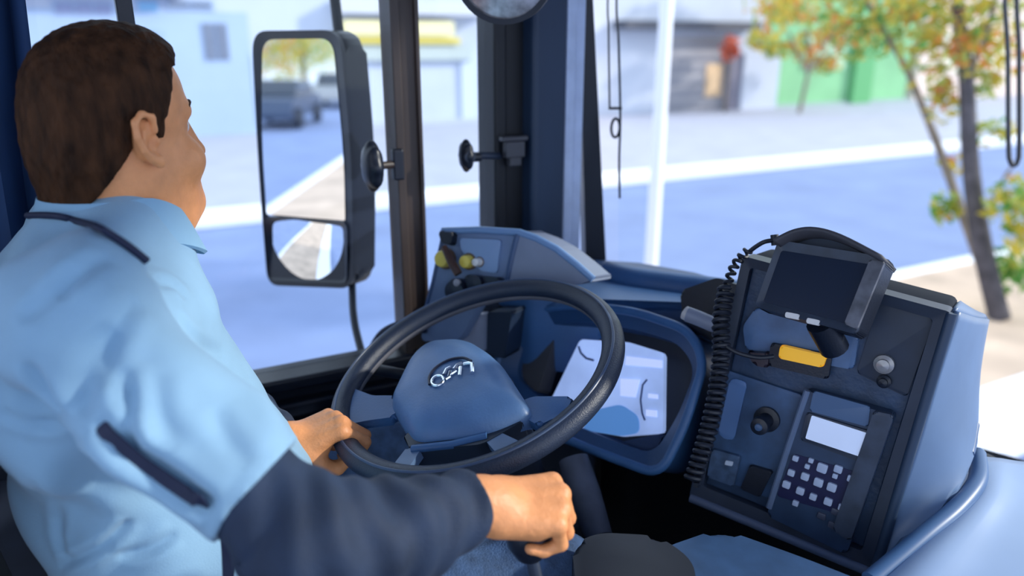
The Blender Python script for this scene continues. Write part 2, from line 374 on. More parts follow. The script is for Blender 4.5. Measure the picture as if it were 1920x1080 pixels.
tr_ = spline([base, D(1850, 500, base), D(1828, 380, base), D(1818, 280, base), D(1812, 150, base), D(1800, 40, base), D(1790, -80, base), D(1770, -220, base)], 5)
b = MB(); b.tube(tr_, np.linspace(.085, .035, len(tr_)), 12); b.build('trunk', bark, t, True)
b = MB(); s_ = spline([D(1862, 560, base), D(1815, 430, base, .2), D(1765, 290, base, .3), D(1738, 220, base, .35), D(1700, 130, base, .4), D(1655, 55, base, .5), D(1600, -40, base, .6)], 5); b.tube(s_, np.linspace(.045, .02, len(s_)), 10); b.build('limb', bark2, t, True)
b = MB(); s_ = spline([D(1812, 150, base), D(1850, 60, base), D(1880, -60, base)], 5); b.tube(s_, .02, 8); b.build('twig', bark2, t, True); b = MB(); s_ = spline([D(1850, 400, base), D(1885, 330, base), D(1910, 300, base)], 5); b.tube(s_, .012, 8); b.build('twig', bark2, t, True)
bl = [(D(1772, 175, base), (.16, .16, .26), 60, Y_), (D(1770, 175, base), .12, 26, O_), (D(1800, 60, base), .38, 150, Y_), (D(1740, 40, base, .4), .30, 90, L_), (D(1660, 25, base, .5), .32, 130, G_), (D(1700, 30, base, .2), .12, 40, O_), (D(1810, 90, base, -.2), .13, 40, O_),
      (D(1870, 30, base), .34, 100, L_), (D(1845, 160, base, .2), .14, 36, L_), (D(1772, 388, base), .13, 70, L_), (D(1900, 380, base, -.2), .22, 130, L_), (D(1905, 500, base, .2), .26, 170, G_), (D(1915, 440, base, -.3), .14, 60, Y_), (D(1880, 240, base), .12, 24, L_),
      (D(1560, 0, base, .5), .34, 160, L_), (D(1450, 10, base, .7), .30, 110, Y_), (D(1620, 60, base, .6), .30, 130, G_), (D(1740, 110, base, .3), .25, 70, L_), (D(1860, 100, base, .3), .28, 90, Y_), (D(1830, 250, base, .1), .14, 30, L_), (D(1790, 310, base, .3), .12, 26, Y_), (D(1690, -90, base), .9, 600, Y_), (D(1850, -160, base), 1.0, 700, L_)]
leaves(bl, .055, t)
bs_ = PX(1500, 200, -18.2); bs_[2] = .13
t = thing('street_tree', bs_, 'small orange and yellow tree on the far pavement in front of the green building', 'tree')
b = MB(); b.tube([bs_, bs_+V(.1, .1, 1.4), bs_+V(-.1, 0, 3.2)], [.07, .06, .04], 8); [b.tube([bs_+V(.05, .1, 1.3), bs_+V(.4, dy, 2.6)], .03, 6) for dy in (-1.4, -.5, .7, 1.6)]; b.build('trunk', bark2, t)
def E_(x, y): return PX(x, y, -18.2)
leaves([(E_(1425, 75), (.4, .5, .35), 80, Y_), (E_(1455, 95), (.4, .5, .3), 60, L_), (E_(1510, 90), (.5, .9, .5), 120, O_), (E_(1545, 120), (.4, .7, .4), 90, Y_), (E_(1560, 60), (.4, .8, .4), 120, O_), (E_(1480, 20), (.5, 1.2, .4), 160, O_), (E_(1500, -60), (.8, 1.8, .9), 260, Y_), (E_(1620, 70), (.4, .5, .5), 50, O_)], .15, t)
b = MB(); q = PX(1369, 92, -19.6); 
t = thing('flowering_shrub', (q[0], q[1], .13), 'red flowering shrub against the garage post under the dark canopy', 'shrub')
b.tube([(q[0], q[1], .13), tuple(q)], .05, 8); b.build('stem', bark2, t)
redl = [mat('petal_red', (.62, .12, .05), .7)]*4
sv = leafc; leafc = redl; leaves([(q, (.3, .38, .42), 200, (1, 0, 0, 0))], .1, t); leafc = sv
# behind the bus, for the outside mirror
def tree(x, y, h, mix, label, seed):
    t = thing('street_tree', (x, y, .1), label, 'tree')
    b = MB(); b.tube([(x, y, .1), (x+.1, y, h*.35), (x, y+.1, h*.7)], [.16, .13, .06], 10); b.build('trunk', bark, t, True)
    bl = []
    for i in range(9): bl.append(((x+rng.normal()*h*.16, y+rng.normal()*h*.16, h*(.22+.55*rng.random())), h*.2, 300, mix))
    leaves(bl, .11, t)
def car(x, y, m, label, rot=0):
    t = thing('car', (x, y, 0), label, 'car'); ca, sa = math.cos(rot), math.sin(rot)
    fn = lambda u, v, w: V(x+ca*w-sa*u, y+sa*w+ca*u, v)
    body = rpoly([(-2.1, .35), (-2.15, .75), (-1.85, .98), (-.9, 1.02), (-.2, 1.0), (1.2, 1.0), (1.95, .92), (2.1, .6), (2.1, .35)], .12)
    b = MB(); b.prism(body, -.85, .85, fn, .06); b.build('body', m, t)
    b = MB(); b.prism(rpoly([(-1.6, .98), (-1.1, 1.46), (.4, 1.5), (1.1, .99)], .15), -.72, .72, fn, .05); b.build('cabin', mat('car_glass', (.02, .03, .05), .1), t)
    for u in (-1.35, 1.35):
        for w in (-.86, .86):
            b = MB(); b.lathe([(.0, -.1), (.32, -.1), (.34, 0), (.32, .1), (.2, .11), (0, .09)], fn(u, .34, w), fn(0, 0, 1)-fn(0, 0, 0)); b.build('wheel', rubber, t, True)
    for w in (-.6, .6):
        b = MB(); b.box((-.12, -.05, -.06), (.12, .05, .06), .02, Matrix.Translation(Vector(fn(-2.12, .75, w)))); b.build('headlamp', chrome, t)

# ================================================================== BUS SHELL
FZ = 1.02
struct('floor', MB().box((-1.45, -1.6, FZ-.06), (1.35, 2.0, FZ)), mat('floor_rubber', (.02, .025, .04), .7, noise=.2))
wl = MB(); wl.box((-1.46, -1.6, .5), (-1.40, 1.02, 1.655)); wl.box((-1.46, -1.6, 2.62), (-1.40, 1.02, 3.02)); struct('wall_left', wl, mat('side_lining', (.012, .018, .034), .5, noise=.2))
struct('ceiling', MB().box((-1.46, -1.6, 3.02), (1.35, 1.9, 3.08)), mat('ceiling_lining', (.55, .6, .68), .7))
s_ = MB(); s_.box((-1.46, -1.6, 1.655), (-1.375, 1.0, 1.682), .006); s_.box((-1.41, -1.6, 1.60), (-1.37, .9, 1.63), .006); struct('trim_1', s_, black)
wn = thing('window_1', (-1.42, -.2, 1.68), None, None); wn['kind'] = 'structure'
b = MB(); b.box((-1.432, -.9, 1.682), (-1.428, .70, 2.62)); b.build('pane', GLASS, wn)
b = MB(); y0, y1 = PX(728, 60, -1.4)[1], PX(783, 60, -1.4)[1]; b.box((-1.45, y0, 1.67), (-1.385, y0+.018, 2.62), .003); b.box((-1.44, y0+.016, 1.67), (-1.40, y1-.006, 2.62), .003); b.box((-1.45, y1-.008, 1.67), (-1.39, y1, 2.62), .003); b.build('mullion', brown_alu, wn)
b = MB(); y0, y1 = PX(218, 20, -1.4)[1], PX(250, 20, -1.4)[1]; b.box((-1.45, y0, 2.3), (-1.39, y1, 2.62), .004); b.box((-1.45, y0-.002, 1.67), (-1.39, y1-.002, 2.3), .004); b.build('mullion', black, wn)
b = MB(); b.box((-1.45, -.9, 2.60), (-1.385, .72, 2.64), .005); b.build('head_rail', black, wn)
# front pillar: dark post, navy lining, silver channel, leaning black post
y0, y1 = PX(922, 200, -1.4)[1], PX(1000, 200, -1.4)[1]
p = MB(); p.box((-1.47, y0, 1.6), (-1.385, y0+.028, 3.02), .006); p.box((-1.45, y0+.024, 1.6), (-1.395, y1, 3.02), .004); struct('trim_2', p, mat('pillar_black', (.0025, .0045, .010), .5, noise=.3, nscale=12, stretch=(1, 1, .2)))
y2, y3, y4 = [PX(x, 200, -1.36)[1] for x in (996, 1060, 1092)]
p = MB(); p.box((-1.44, y2, 1.6), (-1.352, y3, 3.02), .012); struct('trim_3', p, mat('pillar_navy', (.018, .040, .085), .5, noise=.25, nscale=9, stretch=(1, 1, .15)))
p = MB(); p.box((-1.43, y3, 1.6), (-1.36, y3+(y4-y3)*.62, 3.02), .006); p.box((-1.43, y3+(y4-y3)*.62, 1.6), (-1.37, y4+.01, 3.02), .004); struct('trim_4', p, silver)
a0, a1, c0, c1 = PX(1086, 0, -1.38), PX(1112, 0, -1.38), PX(1098, 480, -1.38), PX(1136, 480, -1.38)
def ext(a, c, k): return c+(a-c)*k
p = MB(); tp0, tp1, bt0, bt1 = ext(a0, c0, 2.0), ext(a1, c1, 2.0), ext(a0, c0, -.5), ext(a1, c1, -.5); o = V(-.05, .02, 0)
p.add([bt0, bt1, tp1, tp0, bt0+o, bt1+o, tp1+o, tp0+o], [(0, 1, 2, 3), (7, 6, 5, 4), (0, 4, 5, 1), (1, 5, 6, 2), (2, 6, 7, 3), (3, 7, 4, 0)]); struct('trim_5', p, mat('post_black', (.004, .008, .018), .4))
# windshield
arc = spline([(-1.40, 1.06, 0), (-1.30, 1.32, 0), (-1.02, 1.62, 0), (-.5, 1.82, 0), (.3, 1.9, 0), (1.3, 1.85, 0)], 8)
wd = thing('window_2', (-.2, 1.85, 1.6), None, None); wd['kind'] = 'structure'
b = MB(); n = len(arc); vs = [(p[0], p[1], 1.38) for p in arc]+[(p[0], p[1]-.10, 3.0) for p in arc]; b.add(vs, [(i, i+1, n+i+1, n+i) for i in range(n-1)]); b.build('pane', GLASS, wd, True)
b = MB(); b.tube([(p[0], p[1], 1.375) for p in arc], .022, 8); b.build('seal', black, wd, True)
b = MB(); b.add([(p[0], p[1]+.0, .5) for p in arc]+[(p[0], p[1], 1.38) for p in arc]+[(p[0]*1.0, p[1]+.03, .5) for p in arc]+[(p[0], p[1]+.03, 1.38) for p in arc], [(i, i+1, n+i+1, n+i) for i in range(n-1)]+[(2*n+i, 2*n+i+1, 3*n+i+1, 3*n+i) for i in range(n-1)]+[(n+i, n+i+1, 3*n+i+1, 3*n+i) for i in range(n-1)]); struct('wall_front', b, charcoal)

# curtain gathered at the rear of the side window
b = MB(); N = 46; cv = []
for j in range(9):
    z = 1.72+(2.66-1.72)*j/8; ye = -.115+.055*j/8
    for i in range(N+1):
        f_ = i/N; y = -.62+(ye+.62)*f_; x = -1.345+.022*math.sin(f_*58+.6*math.sin(j*.7))+.006*math.sin(f_*131+j); cv.append((x, y, z))
b.add(cv, [(j*(N+1)+i, j*(N+1)+i+1, (j+1)*(N+1)+i+1, (j+1)*(N+1)+i) for j in range(8) for i in range(N)])
o = b.build('curtain', curtainm, None, True); props(o, 'dark blue curtain gathered at the side window behind the driver’s head', 'curtain')
md = o.modifiers.new('thick', 'SOLIDIFY'); md.thickness = .003
b = MB(); b.tube([(-1.345, -.64, 2.67), (-1.345, -.02, 2.67)], .008, 10)
props(b.build('curtain_rail', silver), 'thin silver rail carrying the blue curtain above the side window', 'rail')

# window latches: knob on a stem, on the mullion and on the pillar
def latch(name, kx, ky, r, hub, label, dark):
    t = thing(name, hub, label, 'latch'); q = PX(kx, ky, -1.36); h = np.array(hub)
    b = MB(); b.tube([(q[0], q[1], q[2]), (h[0], h[1], h[2])], .0075, 12); b.build('stem', dark, t, True)
    bm = bmesh.new(); bmesh.ops.create_uvsphere(bm, u_segments=28, v_segments=18, radius=1)
    for v in bm.verts:
        a = math.atan2(v.co.z, v.co.x); s = 1+.06*math.cos(8*a); v.co = Vector((v.co.x*r*.8*s, v.co.y*r*.42, v.co.z*r*s))
    b = MB(); b.bm(bm, Matrix.Translation(Vector(q))); b.build('knob', black, t, True)
    b = MB(); b.lathe([(0, -.009), (.011, -.009), (.011, .009), (0, .009)], q+V(.012, 0, 0), (1, 0, 0)); b.build('knob_cap', dark, t, True)
    return t, q
hub = PX(742, 308, -1.385); t, q = latch('window_latch', 698, 312, .046, hub, 'black ribbed window latch knob left of the brown mullion', brown_alu)
b = MB(); b.box(hub-V(.008, .008, .03), hub+V(.012, .014, .03), .004); b.build('mount', black, t)
hub = PX(935, 292, -1.385); t, q = latch('window_latch', 874, 292, .031, hub, 'small black window latch reaching from the front pillar over the glass', charcoal)
b = MB(); h0 = PX(962, 275, -1.37); b.box(h0+V(-.008, -.022, -.022), h0+V(.014, .022, .012), .004); b.box(h0+V(-.008, -.012, -.04), h0+V(.01, .016, -.02), .004); b.box(h0+V(-.008, -.03, .012), h0+V(.012, .03, .022), .003); b.build('bracket', mat('bracket_grey', (.06, .062, .075), .4), t)
b = MB(); b.lathe([(0, -.008), (.009, -.008), (.009, .008), (0, .008)], PX(893, 295, -1.36), (0, 1, 0)); b.build('lock_nut', black, t, True)

# outside mirror on the driver's side
mirm = mat('mirror_glass', (.93, .95, .98), .015, metal=1)
MW = unit(V(.848, .525, 0)); 
mo = P(568, 296, 1.64)
MN = unit(np.cross(MW, V(0, 0, 1))); MN = unit(MN+V(0, 0, .008)); MH = -unit(np.cross(MN, MW))
class G: pass
mf = Fr(mo, 0, 90); mf.W = MW; mf.N = MN if MN@(CC-mo) > 0 else -MN; mf.H = -unit(np.cross(mf.N, mf.W)); 
if mf.H[2] > 0: mf.H = -mf.H
t = thing('outside_mirror', mo, 'tall black framed outside rear view mirror with two glasses beyond the side window', 'mirror')
oc = [mf.uv(*p) for p in ((476, 58), (640, 56), (664, 300), (664, 540), (505, 534), (487, 300))]
inn = [mf.uv(*p) for p in ((492, 74), (624, 72), (645, 300), (647, 414), (500, 402), (490, 250))]
lo = [mf.uv(*p) for p in ((514, 418), (643, 424), (645, 516), (512, 511))]
b = MB(); b.prism(rpoly(oc, [.045, .045, .3, .035, .04, .3]), -.07, -.006, mf.at, .014); b.build('housing', black, t, True)
O = rpoly(oc, [.045, .045, .3, .035, .04, .3], 7); I = rpoly(inn, [.035, .035, .3, .006, .006, .3], 7)
b = MB(); b.ring(O, I, -.006, .006, mf.at, -.002); b.build('frame', rubber, t, True)
b = MB(); b.prism(I, -.005, .0, mf.at); b.build('main_glass', mirm, t)
O2 = rpoly([mf.uv(*p) for p in ((500, 404), (655, 416), (655, 530), (508, 524))], .02, 6); I2 = rpoly(lo, .014, 6)
b = MB(); b.ring(O2, I2, -.006, .008, mf.at, 0); b.build('lower_bezel', black, t, True)
# convex glass, really domed
cu = np.mean(lo, 0); b = MB(); nu = 14; vs = []; (ua, va), (ub, vb) = np.min(lo, 0), np.max(lo, 0)
for j in range(nu+1):
    for i in range(nu+1):
        u = ua+(ub-ua)*i/nu; v = va+(vb-va)*j/nu; vs.append(mf.at(u, v, .008-((u-cu[0])**2+(v-cu[1])**2)*.55))
b.add(vs, [(j*(nu+1)+i, j*(nu+1)+i+1, (j+1)*(nu+1)+i+1, (j+1)*(nu+1)+i) for j in range(nu) for i in range(nu)]); b.build('wide_angle_glass', mirm, t, True)
b = MB(); b.tube([P(616, -120, 1.58)+V(.05, .02, .5), P(622, -60, 1.62), P(628, 0, 1.63), P(634, 50, 1.65), P(650, 140, 1.68)], .012, 12)
b.tube(spline([P(640, 90, 1.69), P(657, 300, 1.69), P(660, 520, 1.69), P(664, 600, 1.66), P(680, 668, 1.62)], 6), .0085, 12); b.build('bracket_arm', rubber, t, True)

# round inside mirror, top
t = thing('round_inside_mirror', P(935, -40, 1.25), 'round grey inside mirror with a black rim at the top of the front pillar', 'mirror')
fr = Fr(P(945, -58, 1.25), 50, 95)
b = MB(); cir = lambda r, n=40: [(r*math.cos(2*math.pi*k/n), r*math.sin(2*math.pi*k/n)) for k in range(n)]
b.prism(cir(.082), -.03, 0, fr.at, .008); b.build('shell', charcoal, t, True)
b = MB(); b.ring(cir(.088), cir(.079), -.012, .006, fr.at); b.build('rim', rubber, t, True)
b = MB(); prof = [(0, .012), (.03, .0095), (.055, .005), (.079, 0)]; b.lathe(prof, fr.o, fr.N, 40); b.build('convex_glass', mat('worn_mirror', (.45, .44, .45), .25, metal=.6, noise=.35, nscale=60), t, True)
b = MB(); b.tube([fr.at(0, 0, -.02), fr.at(.02, -.12, -.06), fr.at(.05, -.3, -.1)], .011, 10); b.build('stalk', black, t, True)

# hanging cords and mirror loop at the windshield
t = thing('hanging_cord', P(1163, 0, 1.62), 'two thin black cords with a ring hanging beside the white lamp post', 'cord')
b = MB(); b.tube(spline([P(1141, -60, 1.62)+V(0, 0, .62), P(1141, -60, 1.62), P(1141, 60, 1.62), P(1143, 203, 1.62)], 6), .0022, 8); b.tube(spline([P(1157, -60, 1.62)+V(0, 0, .62), P(1157, -60, 1.62), P(1160, 80, 1.62), P(1163, 215, 1.62), P(1161, 300, 1.62), P(1162, 372, 1.62)], 6), .0026, 8); b.build('cord', rubber, t, True)
b = MB(); b.tube([P(1141, 203, 1.62), P(1166, 203, 1.62)], .003, 8); b.build('cross_bar', rubber, t, True)
b = MB(); c = P(1154, 240, 1.62); fr_ = Fr(c, 55, 90); b.tube([fr_.at(.009*math.cos(a), .020*math.sin(a), 0) for a in np.linspace(0, 2*math.pi, 25)[:-1]], .003, 8, True); b.build('ring', rubber, t, True)
t = thing('mirror_loop', P(1900, 100, 2.1), 'long narrow black loop bracket hanging outside the windshield at top right', 'bracket')
b = MB(); b.tube(spline([P(1889, -80, 2.1)+V(0, 0, .5), P(1889, -80, 2.1), P(1890, 100, 2.1), P(1891, 270, 2.1), P(1894, 302, 2.1), P(1901, 310, 2.1), P(1908, 302, 2.1), P(1911, 270, 2.1), P(1911, 100, 2.1), P(1912, -80, 2.1), P(1912, -80, 2.1)+V(0, 0, .5)], 7), .0065, 10); b.build('loop', rubber, t, True)

# ================================================================== DASHBOARD
def pxpoly(fr, pts, w=0): return [fr.uv(x, y, w) for x, y in pts]
DZ = 1.835
dash = thing('dashboard', (-.95, .9, FZ), 'dark blue moulded dashboard with hooded instrument cluster under the windshield', 'dashboard')
# top shelf, running round under the windshield
flat = Fr((0, 0, DZ), 0, 0)
def fz(u, v, w): return V(u, v, DZ+w)
front = [(p[0]+.02, p[1]-.06) for p in arc if p[0] < -.55]
top = [(-1.385, .60), (-1.385, .925), (-1.30, 1.02), (-1.185, 1.078), (-1.055, 1.105), (-.97, 1.10), (-.985, .97), (-1.13, .80), (-1.20, .68)]
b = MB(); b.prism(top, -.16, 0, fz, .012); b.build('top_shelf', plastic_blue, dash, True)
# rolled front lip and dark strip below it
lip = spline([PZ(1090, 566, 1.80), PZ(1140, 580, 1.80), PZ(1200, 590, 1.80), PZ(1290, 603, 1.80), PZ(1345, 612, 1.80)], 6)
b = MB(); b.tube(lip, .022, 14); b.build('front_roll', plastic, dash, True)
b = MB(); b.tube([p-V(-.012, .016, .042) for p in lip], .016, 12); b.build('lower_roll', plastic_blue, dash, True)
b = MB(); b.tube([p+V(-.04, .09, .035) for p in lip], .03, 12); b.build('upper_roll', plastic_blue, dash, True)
# grey lever / hand grip right of the hood
b = MB(); b.tube(spline([P(1286, 588, 1.25), P(1310, 597, 1.24), P(1345, 612, 1.22)], 5), [.009]+[.013]*9+[.010], 14); b.build('stalk_grip', mat('stalk_grey', (.22, .25, .34), .4), dash, True)
b = MB(); b.tube([P(1284, 586, 1.252), P(1291, 590, 1.248)], .012, 14); b.build('stalk_tip', mat('stalk_tip', (.50, .49, .50), .4), dash, True)
# vent box right of the roll
vf = Fr(P(1345, 560, 1.30), 20, 70)
b = MB(); b.prism(rpoly(pxpoly(vf, [(1275, 545), (1345, 520), (1412, 545), (1400, 640), (1330, 640), (1280, 600)]), .01), -.12, 0, vf.at, .006); b.build('vent_box', black, dash, True)
# instrument hood
cf = Fr(P(1150, 700, 1.36), 20, 62)
HO = pxpoly(cf, [(934, 700), (970, 588), (1085, 574), (1200, 588), (1298, 622), (1328, 680), (1290, 800), (1245, 892), (1130, 850), (1010, 800)])
HI = pxpoly(cf, [(962, 704), (990, 612), (1100, 602), (1195, 618), (1270, 642), (1302, 690), (1268, 780), (1222, 852), (1130, 820), (1055, 788)])
HO = rpoly(HO, .035, 6); HI = rpoly(HI, .03, 6)
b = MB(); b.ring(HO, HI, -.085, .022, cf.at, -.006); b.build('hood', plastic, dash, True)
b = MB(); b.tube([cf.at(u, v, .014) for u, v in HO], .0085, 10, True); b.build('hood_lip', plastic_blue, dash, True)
b = MB(); b.prism(HO, -.16, -.07, cf.at, .004); b.build('hood_body', black, dash, True)
# grey-brown left instrument and its trim
b = MB(); b.prism(rpoly(pxpoly(cf, [(968, 640), (990, 618), (1040, 632), (1010, 735), (985, 728), (962, 700)], -.02), .006), -.06, -.02, cf.at, .004); b.build('left_panel', greybrown, dash, True)
# instrument face; its glow is painted in for the reflection on the cluster glass
dispm = mat('cluster_glare', (.30, .42, .74), .25, noise=.22, nscale=9, emit=0)
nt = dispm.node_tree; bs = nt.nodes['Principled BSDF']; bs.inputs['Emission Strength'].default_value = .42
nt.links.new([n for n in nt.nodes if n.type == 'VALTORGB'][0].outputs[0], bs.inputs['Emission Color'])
dl = mat('display_blue', (.10, .26, .60), .3); dl.node_tree.nodes['Principled BSDF'].inputs['Emission Color'].default_value = (.10, .27, .62, 1); dl.node_tree.nodes['Principled BSDF'].inputs['Emission Strength'].default_value = .3
dq = mat('display_bright', (.52, .62, .92), .25, emit=.40)
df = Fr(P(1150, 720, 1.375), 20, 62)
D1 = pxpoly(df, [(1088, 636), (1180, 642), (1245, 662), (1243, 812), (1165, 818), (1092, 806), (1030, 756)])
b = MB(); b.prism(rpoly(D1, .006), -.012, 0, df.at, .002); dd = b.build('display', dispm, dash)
b = MB(); b.prism(rpoly(pxpoly(df, [(1092, 806), (1112, 770), (1165, 758), (1198, 780), (1200, 812), (1165, 818)]), .012), .0, .002, df.at); b.build('blue_gauge', dl, dd)
b = MB(); b.prism(pxpoly(df, [(1175, 668), (1242, 676), (1242, 690), (1173, 684)]), .0, .002, df.at); b.prism(pxpoly(df, [(1164, 710), (1200, 712), (1192, 745), (1164, 742)]), 0, .002, df.at); b.prism(pxpoly(df, [(1216, 738), (1234, 740), (1234, 748), (1216, 746)]), 0, .002, df.at); b.prism(pxpoly(df, [(1212, 768), (1232, 770), (1232, 782), (1212, 780)]), 0, .002, df.at); b.build('readout', dq, dd)
b = MB(); b.tube([df.at(*df.uv(x, y), .002) for x, y in ((1086, 650), (1090, 662), (1100, 672), (1114, 676))], .0022, 8); b.build('gauge_mark', mat('mark_navy', (.05, .09, .24), .5), dd)
b = MB(); b.tube([df.at(*df.uv(x, y), .002) for x, y in ((1214, 712), (1206, 722), (1202, 750), (1205, 775), (1210, 788))], .0018, 8); b.build('gauge_mark', mat('mark_navy', (.05, .09, .24), .5), dd)
# right dial
b = MB(); gf = Fr(P(1268, 720, 1.365), 20, 62); b.prism(rpoly(pxpoly(gf, [(1246, 672), (1288, 684), (1300, 712), (1262, 812), (1246, 810)]), .01), -.02, 0, gf.at, .002); dl_ = b.build('dial', mat('dial_navy', (.012, .022, .08), .3), dash)
b = MB(); b.tube(spline([gf.at(*gf.uv(x, y), .003) for x, y in ((1246, 682), (1270, 683), (1288, 700), (1293, 722), (1284, 750))], 5), .0016, 8); [b.lathe([(.004, 0), (.004, .002), (0, .003)], gf.at(*gf.uv(x, y), .001), gf.N, 12) for x, y in ((1272, 702), (1290, 714), (1256, 745), (1256, 766))]; b.build('dial_mark', mat('dial_marks', (.42, .50, .70), .4), dl_)
b = MB(); b.prism(rpoly(pxpoly(gf, [(1248, 776), (1258, 776), (1257, 792), (1247, 790)]), .002), 0, .003, gf.at); b.build('tell_tale', mat('purple_lamp', (.16, .03, .26), .4), dl_)
# lower bolster below the display
b = MB(); b.prism(rpoly(pxpoly(cf, [(1085, 812), (1165, 828), (1245, 812), (1222, 862), (1120, 842)], -.02), .01), -.05, -.02, cf.at, .008); b.build('lower_bolster', mat('bolster_navy', (.02, .045, .12), .4), dash, True)
# knee panel / body under the dash
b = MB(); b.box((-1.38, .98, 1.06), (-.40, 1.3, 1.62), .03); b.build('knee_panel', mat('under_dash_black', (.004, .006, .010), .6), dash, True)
b = MB(); b.prism([(-1.385, .56), (-1.27, .56), (-1.26, .72), (-1.26, .90), (-1.385, .90)], 1.2-DZ, -.03, fz, .02); b.build('left_body', charcoal, dash, True)

b = MB(); b.tube([P(1075, 860, 1.30), P(1095, 930, 1.27), P(1125, 1010, 1.22)], [.026, .030, .022], 14); b.build('column_shroud', mat('shroud_grey', (.07, .085, .13), .5, noise=.3), dash, True)
# switch pod at the driver's left
pod = thing('switch_pod', P(930, 600, 1.46), 'grey switch pod with two yellow knobs rising at the left end of the dashboard', 'switch pod')
pf = Fr(P(880, 490, 1.42), 34, 78)
face = pxpoly(pf, [(832, 430), (976, 434), (962, 500), (950, 545), (905, 560), (860, 640), (788, 640), (812, 530)])
b = MB(); b.prism(rpoly(face, .010), -.03, 0, pf.at, .005); b.build('face_plate', grey_pod, pod, True)
b = MB(); fcs = [(832, 430), (900, 430), (976, 434)]
sidep = pxpoly(pf, [(972, 434), (1005, 446), (1042, 466), (1080, 496), (1112, 524), (1085, 534), (950, 528)])
b.prism(rpoly(sidep, .006), -.10, .004, pf.at, .006); b.build('side_cheek', mat('cheek_grey', (.19, .23, .33), .5, noise=.06), pod, True)
b = MB(); b.tube([pf.at(*q_, 0) for q_ in pxpoly(pf, [(830, 433), (900, 431), (974, 436), (1006, 447), (1044, 467), (1082, 497), (1112, 524)])], .007, 10); b.build('top_edge', mat('edge_blue', (.16, .28, .50), .35), pod, True)
b = MB(); b.tube([pf.at(*q_, .002) for q_ in pxpoly(pf, [(972, 440), (962, 480), (952, 528)])], .006, 8); b.build('seam', mat('seam_blue', (.045, .09, .20), .4), pod, True)
b = MB(); b.tube([pf.at(*q_, .0) for q_ in pxpoly(pf, [(832, 436), (812, 528), (790, 610)])], .004, 8); b.build('seam', mat('seam_blue', (.045, .09, .20), .4), pod, True)
b = MB(); b.prism(rpoly(pxpoly(pf, [(864, 446), (942, 450), (934, 512), (905, 508), (868, 470)]), .006), 0, .006, pf.at, .002); b.build('inset_plate', mat('inset_blue', (.20, .31, .52), .3), pod, True)
b = MB(); b.box((-.014, -.014, 0), (.014, .014, .022), .006, pf.M()@Matrix.Translation((*pf.uv(848, 446), 0))) if False else b.prism(rpoly(pxpoly(pf, [(832, 434), (858, 436), (856, 460), (838, 456)]), .005), 0, .02, pf.at, .004); b.build('black_switch', black, pod, True)
yk = mat('yellow_knob', (.72, .58, .10), .35)
for x, y, r_, m_ in ((838, 485, .0165, yk), (882, 490, .013, yk), (902, 491, .008, mat('white_knob', (.75, .74, .72), .35))):
    c_ = pf.at(*pf.uv(x, y)); b = MB(); b.lathe([(r_*1.25, 0), (r_*1.25, .006), (r_*.9, .008)], c_, pf.N, 24); base_ = b.build('knob_base', mat('bronze_ring', (.12, .07, .04), .4), pod, True)
    b = MB(); b.lathe([(r_, .006), (r_, .018), (r_*.85, .023), (0, .025)], c_, pf.N, 24); b.build('knob', m_, pod, True)
b = MB(); b.tube([pf.at(*pf.uv(848, 462), .03), pf.at(*pf.uv(864, 488), .036), pf.at(*pf.uv(878, 512), .036)], [.006, .008, .008], 10); b.build('lever', mat('lever_brown', (.05, .022, .015), .4), pod, True)
b = MB(); b.lathe([(.022, -.01), (.024, .02), (.02, .03), (0, .032)], pf.at(*pf.uv(866, 544)), pf.N, 24); b.lathe([(.014, -.01), (.016, .024), (0, .026)], pf.at(*pf.uv(900, 530)), pf.N, 20); b.prism(rpoly(pxpoly(pf, [(880, 515), (945, 520), (950, 545), (870, 560)]), .006), 0, .015, pf.at, .004); b.build('lock_cluster', mat('lock_black', (.008, .014, .035), .35), pod, True)
b = MB(); b.lathe([(.007, 0), (.007, .006), (0, .008)], pf.at(*pf.uv(872, 528), .026), pf.N, 16); b.build('key_button', mat('key_grey', (.30, .31, .36), .4), pod, True)
# pale housing and dark upright under the pod, seen through the wheel
b = MB(); uf = Fr(P(900, 620, 1.47), 34, 84); b.prism(rpoly(pxpoly(uf, [(860, 590), (915, 590), (912, 660), (862, 650)]), .006), -.03, 0, uf.at, .004); b.build('pale_panel', mat('pale_panel', (.34, .38, .50), .5, noise=.15), pod, True)
b = MB(); b.prism(rpoly(pxpoly(uf, [(914, 585), (960, 585), (946, 672), (912, 668)], .005), .004), -.06, .005, uf.at, .004); b.build('dark_upright', mat('upright_navy', (.012, .024, .05), .4), pod, True)
b = MB(); b.tube(spline([P(700, 660, 1.50), P(722, 628, 1.49), P(760, 612, 1.48), P(800, 612, 1.47)], 5), .014, 10)
props(b.build('grab_handle', navy, None, True), 'small dark blue curved grab handle behind the steering wheel by the window sill', 'handle')

# ================================================================== CONSOLE at the driver's right
con = thing('side_console', (-.55, 1.0, FZ), 'upright dark console with orange lamp and grey cowl right of the instruments', 'console')
kf = Fr(P(1400, 490, 1.16), 26.5, 83, 5)
K = lambda pts, w=0: pxpoly(kf, pts, w)
OUT = K([(1398, 478), (1785, 582), (1640, 1068), (1298, 925)])
INN = K([(1410, 500), (1752, 596), (1618, 1028), (1322, 908)])
b = MB(); b.ring(rpoly(OUT, .006, 3), rpoly(INN, .006, 3), -.03, .014, kf.at, .010); b.build('surround', charcoal, con, True)
b = MB(); b.prism(OUT, -.13, -.025, kf.at, .01); b.build('box_body', mat('box_black', (.006, .010, .020), .8, spec=.15), con, True)
b = MB(); b.prism(INN, -.03, -.004, kf.at, .002); b.build('face_panel', mat('console_face', (.022, .050, .110), .45, noise=.25, nscale=22, bump=.2, bscale=120), con)
